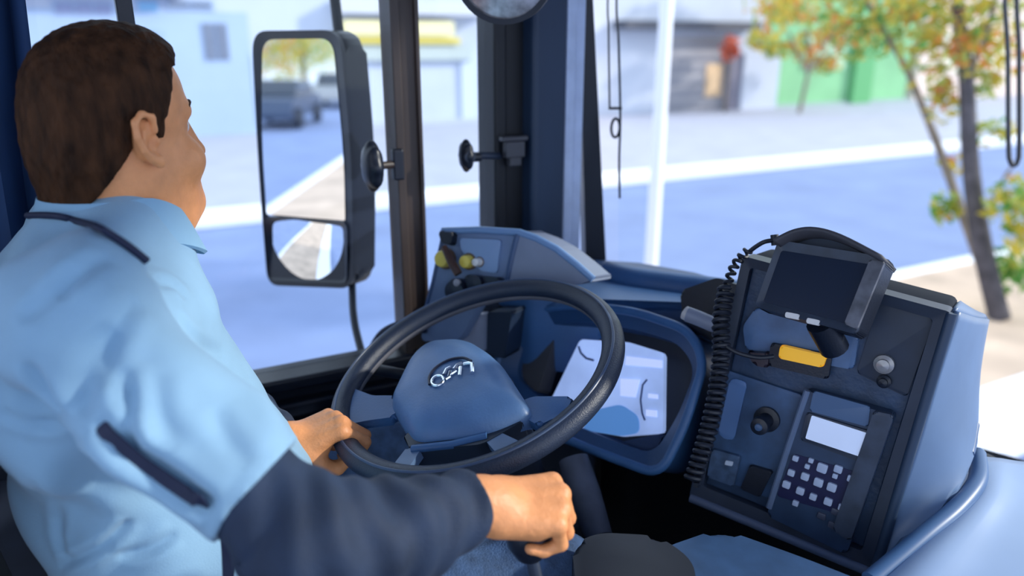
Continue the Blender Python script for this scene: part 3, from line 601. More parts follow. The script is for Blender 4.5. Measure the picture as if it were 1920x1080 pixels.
b = MB(); b.tube([kf.at(*q_, .012) for q_ in K([(1300, 928), (1470, 998), (1640, 1068)])], .008, 10); b.build('bottom_edge', mat('edge_slate', (.10, .135, .22), .4), con, True)
b = MB(); b.prism(rpoly(K([(1395, 610), (1420, 575), (1612, 628), (1602, 692), (1400, 655)]), .008), -.004, .006, kf.at, .003); b.build('upper_plate', mat('upper_plate', (.075, .145, .29), .4, noise=.2, nscale=30), con, True)
b = MB(); b.prism(rpoly(K([(1650, 560), (1752, 598), (1700, 745), (1606, 700)]), .006), -.004, .0, kf.at, .002); b.build('blank_plate', mat('blank_navy', (.012, .024, .052), .45, noise=.2), con, True)
b = MB(); b.prism(rpoly(K([(1355, 690), (1512, 742), (1448, 935), (1325, 885)]), .008), -.004, .004, kf.at, .003); b.build('left_plate', mat('left_plate', (.035, .080, .175), .45, noise=.3, nscale=26), con, True)
b = MB(); b.prism(rpoly(K([(1372, 706), (1404, 714), (1378, 826), (1348, 815)]), .010), .004, .007, kf.at, .002); b.build('smooth_pad', mat('smooth_pad', (.085, .17, .36), .4), con, True)
b = MB(); b.prism(rpoly(K([(1340, 838), (1392, 852), (1380, 908), (1330, 890)]), .004), .004, .012, kf.at, .003); b.build('switch_block', mat('switch_block', (.05, .09, .17), .4, noise=.4, nscale=60), con, True)
b = MB(); b.prism(rpoly(K([(1366, 858), (1380, 861), (1378, 869), (1364, 866)]), .002), .012, .014, kf.at); b.build('switch_legend', mat('legend_white', (.5, .58, .72), .4), con)
b = MB(); b.prism(rpoly(K([(1410, 868), (1452, 880), (1428, 928), (1392, 912)]), .004), .004, .012, kf.at, .003); b.build('black_socket', black, con, True)
b = MB(); c_ = kf.at(*kf.uv(1440, 784), .004); b.lathe([(.020, 0), (.020, .006), (.012, .008), (.010, .03), (.014, .034), (.013, .044), (0, .047)], c_, kf.N, 24); b.build('joystick_knob', black, con, True)
b = MB(); b.lathe([(.006, .0465), (.005, .049), (0, .0495)], c_, kf.N, 14); b.build('knob_centre', mat('knob_blue', (.05, .10, .2), .3), con, True)
# orange lamp
b = MB(); b.prism(rpoly(K([(1450, 640), (1564, 662), (1556, 708), (1444, 682)]), .006), .004, .014, kf.at, .004); lh = b.build('lamp_housing', black, con, True)
om = mat('orange_lens', (.80, .42, .02), .3, emit=.22)
b = MB(); b.prism(rpoly(K([(1464, 647), (1551, 667), (1543, 689), (1460, 671)], .02), .005), .012, .023, kf.at, .003); b.build('orange_lens', om, lh, True)
b = MB(); b.prism(rpoly(K([(1408, 656), (1448, 658), (1446, 685), (1420, 680)]), .006), .002, .02, kf.at, .005); b.build('lamp_lever', mat('lever_dark', (.025, .018, .03), .4), con, True)
for x, y, r_, n_ in ((1658, 682, .0085, 'silver_button'), (1658, 714, .006, 'small_button')):
    c_ = kf.at(*kf.uv(x, y)); b = MB(); b.lathe([(r_*1.6, -.002), (r_*1.6, .006), (r_, .008), (r_, .014), (0, .016)], c_, kf.N, 20); b.build(n_, mat('button_grey', (.34, .33, .34), .3, metal=.4) if r_ > .007 else black, con, True)
# cowl at the right of the console
def loft(mb, rows):
    n = len(rows[0]); mb.add([p for r in rows for p in r], [(j*n+i, j*n+i+1, (j+1)*n+i+1, (j+1)*n+i) for j in range(len(rows)-1) for i in range(n-1)]); return mb
def rowx(pts, n=14): return spline(pts, 5)
b = MB(); Lf = [kf.at(*kf.uv(x, y), .002) for x, y in ((1790, 582), (1752, 700), (1712, 838), (1672, 965), (1640, 1072), (1618, 1150))]
Rt = [P(*q_) for q_ in ((1842, 600, 1.30), (1830, 690, 1.25), (1826, 800, 1.18), (1818, 850, 1.13), (1760, 965, 1.06), (1660, 1100, 1.0))]
rows = []
for l, r in zip(Lf, Rt):
    m1 = l*.62+r*.38+V(.018, -.018, .006); m2 = l*.3+r*.7+V(.022, -.014, .008); rows.append(spline([l, m1, m2, r, r+V(-.04, .05, -.005)], 5))
rows = list(map(list, zip(*[spline(c_, 5) for c_ in zip(*rows)])))
loft(b, rows); o = b.build('side_cowl', pale_blue, con, True); md = o.modifiers.new('t', 'SOLIDIFY'); md.thickness = .006; md.offset = -1
top_row = rows[0][:16]; b = MB(); loft(b, [top_row, [p-kf.N*.05*(1-.6*i/15)+V(0, 0, -.001) for i, p in enumerate(top_row)], [p-kf.N*.11*(1-.8*i/15)+V(0, 0, -.003) for i, p in enumerate(top_row)]]); o = b.build('cowl_top', pale_blue, con, True); md = o.modifiers.new('t', 'SOLIDIFY'); md.thickness = .006; md.offset = 1
b = MB(); b.tube([P(1826, 795, 1.165), P(1816, 850, 1.12)], .008, 10); b.build('cowl_clip', mat('clip_slate', (.07, .12, .24), .4), con, True)
b = MB(); b.tube([kf.at(*kf.uv(x, y), .010) for x, y in ((1786, 585), (1640, 1072))], .0075, 10); b.build('edge_strip', mat('edge_strip', (.028, .052, .10), .4), con, True)

# pale lower cowl sweeping to the right
low = thing('lower_cowl', (-.4, 1.0, FZ), 'smooth pale blue moulded cowl sweeping round at the bottom right corner', 'cowl')
R1 = [P(*q_) for q_ in ((1826, 858, 1.20), (1775, 950, 1.09), (1690, 1045, 1.0), (1600, 1130, .95))]
R2 = [P(*q_) for q_ in ((1868, 858, 1.19), (1850, 930, 1.08), (1770, 1020, .99), (1690, 1110, .93))]
R3 = [P(*q_) for q_ in ((1925, 866, 1.20), (1915, 940, 1.10), (1875, 1030, 1.0), (1810, 1120, .93))]
R4 = [P(*q_) for q_ in ((2080, 880, 1.24), (2060, 960, 1.12), (2030, 1050, 1.0), (1980, 1150, .92))]
R0 = [p+V(-.03, .03, -.05) for p in R1]
cols = [spline(r, 5) for r in (R0, R1, R2, R3, R4)]; rows = [spline(list(c_), 5) for c_ in zip(*cols)]
b = MB(); loft(b, rows); o = b.build('curved_shell', pale_white, low, True); md = o.modifiers.new('t', 'SOLIDIFY'); md.thickness = .008; md.offset = -1
b = MB(); b.tube(spline([P(1632, 1090, .97), P(1735, 1003, 1.02), P(1795, 952, 1.06), P(1833, 900, 1.11), P(1832, 852, 1.17)], 6), .013, 14); b.build('rolled_edge', mat('rolled_edge', (.055, .13, .28), .4), low, True)
# keypad terminal on the console
ter = thing('keypad_terminal', kf.at(*kf.uv(1560, 900)), 'dark keypad terminal with pale display and rows of small keys on the console', 'terminal')
b = MB(); b.prism(rpoly(K([(1516, 726), (1682, 772), (1592, 1030), (1444, 958)]), .008), -.002, .020, kf.at, .005); b.build('case', mat('terminal_case', (.022, .046, .100), .42, noise=.2, nscale=30), ter, True)
b = MB(); b.tube([kf.at(*q_, .018) for q_ in K([(1514, 732), (1478, 838), (1442, 952)], .018)], .005, 8); b.build('left_edge', mat('slate_edge', (.12, .17, .28), .35), ter, True)
b = MB(); b.prism(rpoly(K([(1640, 768), (1678, 776), (1596, 1012), (1562, 990)], .02), .006), .018, .027, kf.at, .003); b.build('card_slot', mat('slot_slate', (.035, .05, .085), .4, noise=.3, nscale=40), ter, True)
b = MB(); b.prism(rpoly(K([(1526, 732), (1632, 762), (1628, 800), (1518, 770)], .02), .004), .018, .022, kf.at, .002); b.build('brow', mat('brow_slate', (.06, .12, .24), .4), ter, True)
b = MB(); b.prism(rpoly(K([(1514, 772), (1634, 808), (1622, 868), (1502, 824)], .02), .004), .018, .024, kf.at, .002); b.build('display_bezel', mat('bezel_navy', (.02, .03, .055), .4), ter, True)
lcd = mat('pale_lcd', (.50, .60, .82), .3, emit=.22, noise=.03)
b = MB(); b.prism(rpoly(K([(1522, 779), (1628, 813), (1617, 858), (1510, 822)], .025), .002), .022, .025, kf.at); b.build('display', lcd, ter)
b = MB(); b.prism(rpoly(K([(1488, 850), (1606, 885), (1580, 965), (1456, 930)], .02), .006), .018, .021, kf.at, .001); b.build('key_field', mat('key_field_navy', (.008, .010, .06), .4), ter, True)
keym = mat('key_white', (.42, .50, .68), .4)
for x, y, s_ in ((1492, 859, 6), (1521, 863, 5), (1542, 877, 10), (1572, 879, 8), (1596, 897, 7), (1484, 886, 7), (1510, 893, 8), (1535, 904, 9), (1560, 913, 9), (1566, 892, 5), (1475, 908, 8), (1501, 920, 8), (1525, 931, 7), (1553, 940, 8), (1579, 951, 7), (1492, 943, 6), (1514, 874, 5)):
    c_ = kf.uv(x, y, .022); a_ = s_*.00072; b = MB(); b.prism(rrect(c_[0]-a_, c_[1]-a_, c_[0]+a_, c_[1]+a_, a_*.35, 3), .020, .0255, kf.at, .0008); b.build('key', keym, ter, True)
for x, y in ((1566, 960), (1590, 975), (1560, 985), (1585, 1002), (1540, 968)):
    c_ = kf.uv(x, y, .022); b = MB(); b.prism(rrect(c_[0]-.006, c_[1]-.005, c_[0]+.006, c_[1]+.005, .002, 3), .018, .023, kf.at, .0008); b.build('dark_key', mat('key_dark', (.05, .06, .10), .4), ter, True)

# monitor on top of the console
mon = thing('monitor', P(1540, 610, 1.02), 'small dark tilted monitor with blank screen mounted on top of the console', 'monitor')
mo_ = Fr(P(1545, 540, 1.02), 18, 64)
Mx = lambda pts, w=0: pxpoly(mo_, pts, w)
body_ = Mx([(1462, 452), (1664, 484), (1606, 628), (1418, 576)])
b = MB(); b.prism(rpoly(body_, .008), -.045, 0, mo_.at, .005); b.build('housing', black, mon, True)
b = MB(); sc_ = Mx([(1466, 470), (1632, 496), (1586, 606), (1432, 566)]); b.ring(rpoly(body_, .008, 4), rpoly(sc_, .004, 4), -.002, .006, mo_.at, .001); b.build('bezel', mat('bezel_slate', (.030, .042, .07), .4, noise=.3, nscale=30), mon, True)
b = MB(); b.prism(rpoly(sc_, .004, 4), -.002, .0015, mo_.at); b.build('screen', mat('dead_screen', (.003, .010, .030), .22), mon)
b = MB(); b.prism(rpoly(Mx([(1632, 488), (1660, 492), (1608, 618), (1584, 608)], .006), .003), .004, .010, mo_.at, .002); b.build('side_strip', mat('strip_grey', (.10, .105, .13), .45, noise=.4, nscale=60), mon, True)
for pts in ([(1474, 585), (1500, 590), (1498, 600), (1472, 595)], [(1514, 596), (1538, 601), (1536, 611), (1512, 606)]):
    b = MB(); b.prism(rpoly(Mx(pts, .004), .002), .001, .006, mo_.at, .001); b.build('button', mat('button_white', (.72, .70, .70), .4), mon, True)
# sun hood of the monitor: a shallow curved lid
b = MB(); hp = [(mo_.uv(x, y)) for x, y in ((1462, 458), (1500, 440), (1540, 436), (1590, 450), (1664, 488))]
rows = []
for w_ in (.028, -.05): rows.append(spline([mo_.at(u, v, w_) for u, v in hp], 5))
loft(b, rows); o = b.build('sun_hood', mat('hood_brown_grey', (.050, .050, .062), .6, noise=.25), mon, True); md = o.modifiers.new('t', 'SOLIDIFY'); md.thickness = .006
b = MB(); b.prism(rpoly(Mx([(1462, 456), (1500, 442), (1542, 438), (1590, 452), (1662, 486)]), .004), -.045, -.012, mo_.at, .003); b.build('crown', charcoal, mon, True)
b = MB(); b.tube([mo_.at(*mo_.uv(1530, 600), -.02), mo_.at(*mo_.uv(1540, 640), -.06)], .02, 14); b.build('mount', black, mon, True)
# coiled cord and straight leads
def coil(path, rad, turns, r, n_per=12):
    path = [np.array(p, float) for p in path]; L = np.concatenate([[0], np.cumsum([np.linalg.norm(path[i+1]-path[i]) for i in range(len(path)-1)])]); out = []
    N = turns*n_per
    for i in range(N+1):
        s = L[-1]*i/N; j = min(np.searchsorted(L, s, 'right')-1, len(path)-2); f_ = (s-L[j])/(L[j+1]-L[j]); p = path[j]*(1-f_)+path[j+1]*f_
        t = unit(path[j+1]-path[j]); u = unit(np.cross(t, V(0, 1, .3))); w = np.cross(t, u); a = 2*math.pi*i/n_per; out.append(p+rad*(math.cos(a)*u+math.sin(a)*w))
    return out
cord = thing('coiled_cord', P(1340, 700, 1.12), 'black coiled handset cord hanging from the monitor down the console’s left edge', 'cord')
pa = spline([P(1362, 540, 1.15), P(1352, 600, 1.14), P(1352, 660, 1.13), P(1345, 730, 1.12), P(1330, 800, 1.115), P(1312, 860, 1.11), P(1296, 905, 1.11)], 6)
b = MB(); b.tube(coil(pa, .0105, 30, .0042), .0038, 7); b.build('coil', rubber, cord, True)
pb = spline([P(1380, 498, 1.16), P(1368, 515, 1.155), P(1362, 540, 1.15)], 6)
b = MB(); b.tube(coil(spline([P(1405, 468, 1.14), P(1388, 484, 1.15), P(1374, 505, 1.15), P(1362, 540, 1.15)], 6), .0055, 6, .003), .0028, 7); b.build('loose_coil', rubber, cord, True)
b = MB(); b.tube(spline([P(1458, 450, 1.12), P(1435, 453, 1.12), P(1418, 462, 1.13), P(1405, 472, 1.14)], 6), .0035, 8); b.tube([P(1452, 440, 1.12), P(1454, 460, 1.12)], .006, 10); b.build('lead', rubber, cord, True)
b = MB(); b.tube(spline([P(1350, 640, 1.13), P(1380, 660, 1.115), P(1420, 670, 1.11), P(1450, 668, 1.11)], 6), .0035, 8); b.build('branch_lead', rubber, cord, True)

# ================================================================== STEERING WHEEL
wc = V(-.966, .447, 1.821); a_, b_ = R(21.35), R(3.1)
wn_ = V(math.sin(b_), -math.sin(a_)*math.cos(b_), math.cos(a_)*math.cos(b_)); wx = unit(np.cross(V(0, 1, 0), wn_)); wy = np.cross(wn_, wx)
wf = Fr(wc, 0, 0); wf.W = wx; wf.H = -wy; wf.N = wn_
sw = thing('steering_wheel', wc, 'large dark steering wheel with wide centre pad held by the driver', 'steering wheel')
RR = .220
def oval(s): return [(s*math.cos(t), s*math.sin(t)) for t in np.linspace(0, 2*math.pi, 97)[:-1]]
rimm = mat('wheel_rim', (.016, .026, .052), .42, noise=.2, nscale=8, bump=.25, bscale=500)
b = MB(); b.tube([wf.at(RR*math.cos(t), RR*math.sin(t)) for t in np.linspace(0, 2*math.pi, 121)[:-1]], .0172, 20, True); b.build('rim', rimm, sw, True)
b = MB(); b.tube([wf.at((RR+.0035)*math.cos(t), (RR+.0035)*math.sin(t), .0160) for t in np.linspace(0, 2*math.pi, 121)[:-1]], .0022, 8, True); b.build('rim_seam', mat('rim_seam', (.05, .08, .15), .35), sw, True)
b = MB(); b.tube([wf.at((RR-.006)*math.cos(t), (RR-.006)*math.sin(t), -.008) for t in np.linspace(0, 2*math.pi, 121)[:-1]], .0105, 14, True); b.build('rim_grip_back', mat('rim_back', (.12, .12, .14), .55, noise=.2), sw, True)
wu = lambda pts, w=0: pxpoly(wf, pts, w)
pad = rpoly(wu([(722, 735), (762, 655), (796, 626), (868, 620), (925, 655), (988, 752), (902, 790), (768, 806)], .03), [.02, .03, .03, .03, .03, .02, .03, .02], 6)
bm = bmesh.new(); b = MB(); cen_ = np.mean(pad, 0); rows_ = []
prof = [(1.0, -.018), (1.04, -.006), (1.03, .006), (.96, .020), (.86, .030), (.6, .037), (.3, .040), (0.001, .041)]
vs = []; n_ = len(pad)
for s_, w_ in prof: vs += [wf.at(cen_[0]+(p[0]-cen_[0])*s_, cen_[1]+(p[1]-cen_[1])*s_, w_-.004) for p in pad]
b.add(vs, [(j*n_+i, j*n_+(i+1) % n_, (j+1)*n_+(i+1) % n_, (j+1)*n_+i) for j in range(len(prof)-1) for i in range(n_)]+[tuple(range(n_))]); b.build('centre_pad', mat('pad_plastic', (.085, .175, .35), .42, noise=.12, nscale=14, bump=.1, bscale=250), sw, True)
b = MB(); b.prism(rpoly(wu([(758, 815), (900, 800), (985, 765), (990, 790), (905, 838), (772, 850)], .0), .01), -.05, .005, wf.at, .006); b.build('pad_skirt', mat('skirt_navy', (.010, .020, .040), .45), sw, True)
# spokes
def spoke(pts, w0, w1, m, bev=.006): b = MB(); b.prism(rpoly(wu(pts), .008), w0, w1, wf.at, bev); b.build('spoke', m, sw, True)
spoke([(640, 765), (655, 728), (700, 745), (745, 745), (742, 785), (690, 792), (650, 800)], -.012, .004, plastic_blue)
spoke([(975, 755), (1000, 745), (1075, 745), (1062, 775), (1010, 800), (985, 785)], -.014, .002, plastic_blue)
spoke([(728, 890), (768, 838), (795, 840), (758, 896)], -.010, .004, mat('spoke_light', (.10, .17, .30), .35))
spoke([(905, 822), (935, 812), (990, 838), (940, 862)], -.010, .004, mat('spoke_light', (.10, .17, .30), .35))
b = MB(); b.tube([wf.at(*q_, .004) for q_ in wu([(775, 846), (850, 838), (915, 822)])], .006, 10); b.build('lower_bridge', plastic_blue, sw, True)
b = MB(); b.lathe([(.055, -.10), (.06, -.05), (.05, -.02), (0, -.02)], wf.at(0, 0, 0)-wy*.01, wn_, 28); b.lathe([(.045, -.42), (.045, -.1)], wf.at(0, 0, 0), wn_, 24); b.build('column', black, sw, True)
# stalks behind the wheel
b = MB(); b.tube([wf.at(-.04, .0, -.06), wf.at(*wf.uv(690, 690, -.04), -.04)], [.008, .011], 10); b.build('stalk', black, sw, True)
b = MB(); b.tube([wf.at(*wf.uv(640, 742, -.03), -.03), wf.at(*wf.uv(665, 735, -.03), -.03)], .012, 10); b.build('stalk_button', mat('stalk_pale', (.25, .36, .56), .4), sw, True)
# badge: round ring with raised bright marks
bf = Fr(wf.at(0, 0, .037), 0, 0); bf.W, bf.H, bf.N = wf.W, wf.H, wf.N
bw = lambda x, y: bf.at(*bf.uv(x, y), .001)
b = MB(); b.tube(spline([bw(806, 722), bw(806, 706), bw(818, 690), bw(842, 676), bw(868, 672), bw(884, 678)], 6), .0022, 8); b.build('badge_groove', mat('groove_navy', (.004, .008, .03), .4), sw, True)
b = MB(); b.tube([bw(821+11*math.cos(t), 715-9*math.sin(t)-2.2*math.cos(t)) for t in np.linspace(0, 2*math.pi, 25)[:-1]], .0026, 8, True)
for s_ in ([(833, 704), (838, 694), (846, 690)], [(836, 712), (843, 708), (845, 698)], [(846, 702), (856, 696)], [(852, 694), (858, 686), (868, 682)], [(862, 706), (864, 690)], [(870, 684), (880, 682), (886, 684), (886, 700)]): b.tube([bw(*q_) for q_ in s_], .0032, 8)
b.build('badge', chrome, sw, True)

# ================================================================== DRIVER
PHI = R(27); HR = rotz(PHI); HO_ = P(203, 262, .935)
hl = lambda x, y, z: HO_+HR@V(x, y, z)
person = thing('person', (-1.0, -.02, 1.50), 'driver in a light blue shirt seen from behind, gripping the wheel with his left hand', 'person')
def he(c, r, k=.02, tilt=None, op=1):
    M = HR if tilt is None else HR@tilt
    return El(hl(*c), r, k, M, op)
def hc(a, b, ra, rb, k=.015, op=1): return C(hl(*a), hl(*b), ra, rb, k, op)
rx = lambda a: np.array([[1, 0, 0], [0, math.cos(a), -math.sin(a)], [0, math.sin(a), math.cos(a)]])
cran = [he((0, .002, .044), (.076, .081, .079), .03), he((0, .030, .052), (.062, .062, .066), .04), he((0, -.024, .006), (.064, .056, .066), .03)]
head = cran+[
    he((0, .040, -.030), (.060, .060, .062), .03), he((0, .062, -.070), (.046, .046, .040), .03), he((0, .098, -.094), (.022, .018, .018), .024),
    he((.052, .010, -.048), (.020, .034, .040), .025), he((-.052, .010, -.048), (.020, .034, .040), .025),
    he((.038, .076, -.030), (.026, .026, .026), .02), he((-.040, .080, -.034), (.027, .027, .028), .02),
    hc((.032, .082, .030), (-.032, .082, .030), .013, .013, .018), hc((0, .092, .030), (0, .112, -.018), .010, .0125, .012), he((0, .1185, -.026), (.0125, .012, .010), .008),
    he((.012, .106, -.030), (.008, .009, .007), .006), he((-.012, .106, -.030), (.008, .009, .007), .006),
    he((.030, .094, .012), (.017, .010, .012), .010, op=-1), he((-.030, .094, .012), (.017, .010, .012), .010, op=-1),
    he((.030, .078, .012), (.0125, .0125, .0125), .004), he((-.030, .078, .012), (.0125, .0125, .0125), .004),
    he((0, .100, -.055), (.022, .011, .0065), .008), he((0, .098, -.068), (.020, .011, .007), .008), hc((.020, .103, -.0615), (-.020, .103, -.0615), .0018, .0018, .003, -1),
    # under-chin fullness, neck, nape
    he((0, .045, -.108), (.052, .050, .036), .03),
    hc((0, -.018, -.03), (0, -.012, -.15), .062, .066, .03), hc((0, .020, -.09), (0, .010, -.15), .054, .058, .03)]
def ear(sg):
    e = rx(R(-10)); base = V(sg*.080, .004, .004)
    f = lambda x, y, z: tuple(base+V(sg*x, *(rx(R(12))[1:, 1:]@V(y, z))))
    hel = [f(.010, .010, .010), f(.013, .010, .026), f(.015, -.002, .034), f(.016, -.014, .027), f(.016, -.017, .010), f(.014, -.014, -.006), f(.010, -.006, -.020), f(.006, .003, -.027)]
    o = [he(f(.002, -.002, .002), (.008, .014, .026), .010)]
    for i in range(len(hel)-1): o.append(hc(hel[i], hel[i+1], .0042, .0042 if i < 5 else .006, .004))
    o.append(he(f(.007, .004, -.026), (.0055, .007, .009), .006)); o.append(hc(f(.011, -.004, .020), f(.011, -.009, .000), .0028, .003, .005)); o.append(he(f(.007, .010, -.004), (.004, .004, .006), .004))
    o.append(he(f(.012, .001, -.002), (.007, .006, .009), .004, op=-1)); o.append(he(f(.014, -.003, .022), (.005, .006, .006), .004, op=-1))
    return o
head += ear(1)+ear(-1)
# joints
SR, ER, WR_ = V(-.815, -.058, 2.045), P(585, 1022, .71), P(902, 946, .83)
SL, EL_, WL = V(-1.205, -.03, 2.045), V(-1.28, .05, 1.80), V(-1.008, .160, 1.747)
def hand(w, X, Zup, side, curls, thumb, sc=1.0, spread=1.0):
    X = unit(X); Zd = unit(Zup-X*(Zup@X)); Yt = np.cross(Zd, X)*side
    L = lambda x, y, z: w+sc*(X*x+Yt*y+Zd*z)
    o = []; kn = []
    for j, y in enumerate((.030, .010, -.011, -.030)):
        kx = (.086, .090, .084, .075)[j]; k0 = (kx, y*spread, (.004, .006, .004, .0)[j]); kn.append(k0)
        o.append(C(L(.004, y*.62, -.002), L(*k0), .0145*sc, .0118*sc, .010))
    o.append(C(L(-.03, 0, 0), L(.01, 0, 0), .026*sc, .025*sc, .02)); o.append(C(L(.01, .008, -.008), L(.05, .022, -.014), .018*sc, .015*sc, .014)); o.append(C(L(.01, -.022, -.008), L(.055, -.027, -.012), .014*sc, .012*sc, .012))
    tips = []
    for j, (l, r_) in enumerate(zip(((.043, .026, .021), (.047, .030, .022), (.043, .028, .021), (.034, .021, .019)), (.0098, .0100, .0094, .0084))):
        a = 0; p = V(*kn[j]); prev = p
        for q_, (ln, cu_) in enumerate(zip(l, curls[j])):
            a += R(cu_); nx = prev+ln*V(math.cos(a), (-.02*(j-1.5)) if q_ == 0 else 0, -math.sin(a)); r0 = r_*(1.06-.09*q_); r1 = r_*(1.0-.1*q_)
            o.append(C(L(*prev), L(*nx), r0*sc, r1*sc, .0035 if q_ else .006)); prev = nx
        tips.append(L(*prev))
    for i in range(len(thumb)-1): o.append(C(L(*thumb[i]), L(*thumb[i+1]), (.0155, .0125, .0108, .0095)[i]*sc, (.0125, .0108, .0095, .0085)[i]*sc, .006 if i else .014))
    return o, L, tips
hxR = unit(P(1085, 945, .87)-WR_)
handR, LR, tipR = hand(WR_+hxR*.008, hxR, V(.25, -.1, 1), 1, [(58, 74, 40), (62, 76, 42), (64, 80, 44), (66, 82, 46)], [(.018, .024, -.006), (.045, .046, -.022), (.070, .046, -.042), (.086, .030, -.056)], 1.0)
gL = wf.at(RR*math.cos(R(-96)), RR*math.sin(R(-96)))   # rim under the left hand
hxL = unit(V(.10, 1, .22))
handL, LL, tipL = hand(WL, hxL, V(.10, -.25, 1), -1, [(50, 78, 50), (54, 80, 52), (56, 82, 52), (58, 82, 52)], [(.018, .026, -.010), (.040, .040, -.034), (.062, .034, -.054), (.082, .020, -.058)], .95)
torso = [C((-1.0, .01, 1.56), (-1.005, .01, 1.70), .130, .128, .06), C((-1.005, .01, 1.70), (-1.01, -.045, 1.93), .128, .120, .06), C((-.90, -.06, 1.94), (-1.12, -.06, 1.94), .085, .085, .06),
         C((-1.05, -.02, 2.01), (-.90, -.05, 1.99), .056, .050, .05), C((-1.05, -.02, 2.01), (-1.14, -.05, 1.99), .056, .050, .05)]
arms = [C((-.90, -.06, 2.0), SR, .052, .052, .05), C(SR, ER, .046, .038, .03), C(ER, WR_, .044, .030, .025), C((-1.12, -.06, 2.0), SL, .055, .052, .05), C(SL, EL_, .048, .040, .03), C(EL_, WL, .044, .027, .025)]
HPR, KR, AR = V(-.90, 0, 1.56), V(-.755, .46, 1.560), V(-.78, .60, 1.12)
HPL, KL, AL = V(-1.10, 0, 1.57), V(-1.17, .46, 1.585), V(-1.15, .62, 1.12)
legs = [C(HPR, KR, .088, .062, .04), C(KR, AR, .056, .040, .03), C(HPL, KL, .088, .062, .04), C(KL, AL, .056, .040, .03)]
for A_ in (AR, AL): legs.append(C(A_+V(0, -.02, -.05), A_+V(0, .17, -.065), .034, .026, .02))
body = solid('body', head+torso+arms+handR+handL+legs, .0032, skin, person)
# hair: a close crop hugging the skull, bounded by the hairline
HT = HR.T
def hairpost(q, d):
    l = (q-HO_)@HT.T
    x, y, z = np.abs(l[:, 0]), l[:, 1], l[:, 2]
    hl_front = .062-.10*np.clip(.095-z, 0, .1)*0+0*z          # front limit of the temple
    top = np.where(z > .088, .062+(z-.088)*.9, .036+.018*np.clip((z-.03)/.05, 0, 1))
    # side burn: narrow piece in front of the ear down to z=.008
    side = np.where(z < .028, np.where(y > .014, np.maximum(y-.032, .004-z), np.minimum(y+.012, 1)), y-top)
    # behind the ear the line slopes down and back to the nape
    nape = np.where(y < .0, (-.004+1.35*(y+.012)).clip(-.082, .012)-z, -1)
    lim = np.maximum(side, nape)
    n = .0012*np.sin(l[:, 0]*260+3*np.sin(l[:, 1]*150))*np.sin(l[:, 2]*210+l[:, 1]*170)
    th = .0085+.004*np.clip((z-.05)/.06, 0, 1)+.003*np.clip((y-.03)/.03, 0, 1)*(z > .06)
    d2 = d-th+n; k = .006; h = np.clip(.5+.5*(d2-lim)/k, 0, 1)
    return lim+(d2-lim)*h+k*h*(1-h)
neckp = [hc((0, -.018, -.03), (0, -.012, -.15), .062, .066, .03)]
hair = solid('hair', cran+neckp, .0028, hairm, person, hairpost)
b = MB()
for sg in (1, -1): b2 = MB(); b2.tube(spline([hl(sg*.016, .100, .036), hl(sg*.030, .097, .042), hl(sg*.046, .084, .036)], 4), [.002]+[.0036]*7+[.0015], 8); b2.build('eyebrow', hairm, person, True)
for sg in (1, -1):
    bm = bmesh.new(); bmesh.ops.create_uvsphere(bm, u_segments=20, v_segments=14, radius=.0122); b2 = MB(); b2.bm(bm, Matrix.Translation(Vector(hl(sg*.030, .0795, .012)))); e_ = b2.build('eye', mat('eye_white', (.75, .73, .70), .2), person, True)
    bm = bmesh.new(); bmesh.ops.create_uvsphere(bm, u_segments=16, v_segments=10, radius=.0055); b2 = MB(); b2.bm(bm, Matrix.Translation(Vector(hl(sg*.0305, .0870, .012)))); b2.build('iris', mat('iris_brown', (.03, .015, .008), .2), e_, True)

# shirt
def seg(q, a, b):
    a = V(*a); b = V(*b); ab = b-a; h = np.clip(((q-a)@ab)/(ab@ab), 0, 1); return np.linalg.norm(q-a-h[:, None]*ab, axis=1), h
hemR = SR+(ER-SR)*.77; axR = unit(ER-SR); hemL = SL+(EL_-SL)*.75; axL = unit(EL_-SL)
hemN = unit(axR+V(0, .25, -.1))
shirt_p = [C((-1.0, .015, 1.50), (-1.005, .012, 1.70), .165, .160, .06), C((-1.005, .012, 1.70), (-1.01, -.045, 1.93), .160, .150, .06), C((-.90, -.06, 1.945), (-1.12, -.06, 1.945), .114, .112, .06),
           C((-1.04, -.035, 2.030), (-.90, -.055, 2.005), .080, .078, .05), C((-1.04, -.035, 2.030), (-1.14, -.055, 2.005), .080, .076, .05), C((-1.06, -.03, 2.025), (-1.065, -.018, 2.060), .088, .082, .04)]
slR = [C((-.90, -.06, 2.01), SR, .074, .070, .05), C(SR, SR+(ER-SR)*.45+V(0, 0, .004), .070, .063, .045), C(SR+(ER-SR)*.45+V(0, 0, .004), SR+(ER-SR)*1.05, .063, .055, .03)]
slL = [C((-1.12, -.06, 2.02), SL, .08, .078, .05), C(SL, SL+(EL_-SL)*.95, .076, .066, .035)]
creases = []
def cz(pts, dep, wd):  # creases given where they are seen on the near side of the shirt
    for i in range(len(pts)-1): creases.append((pts[i], pts[i+1], dep, wd))
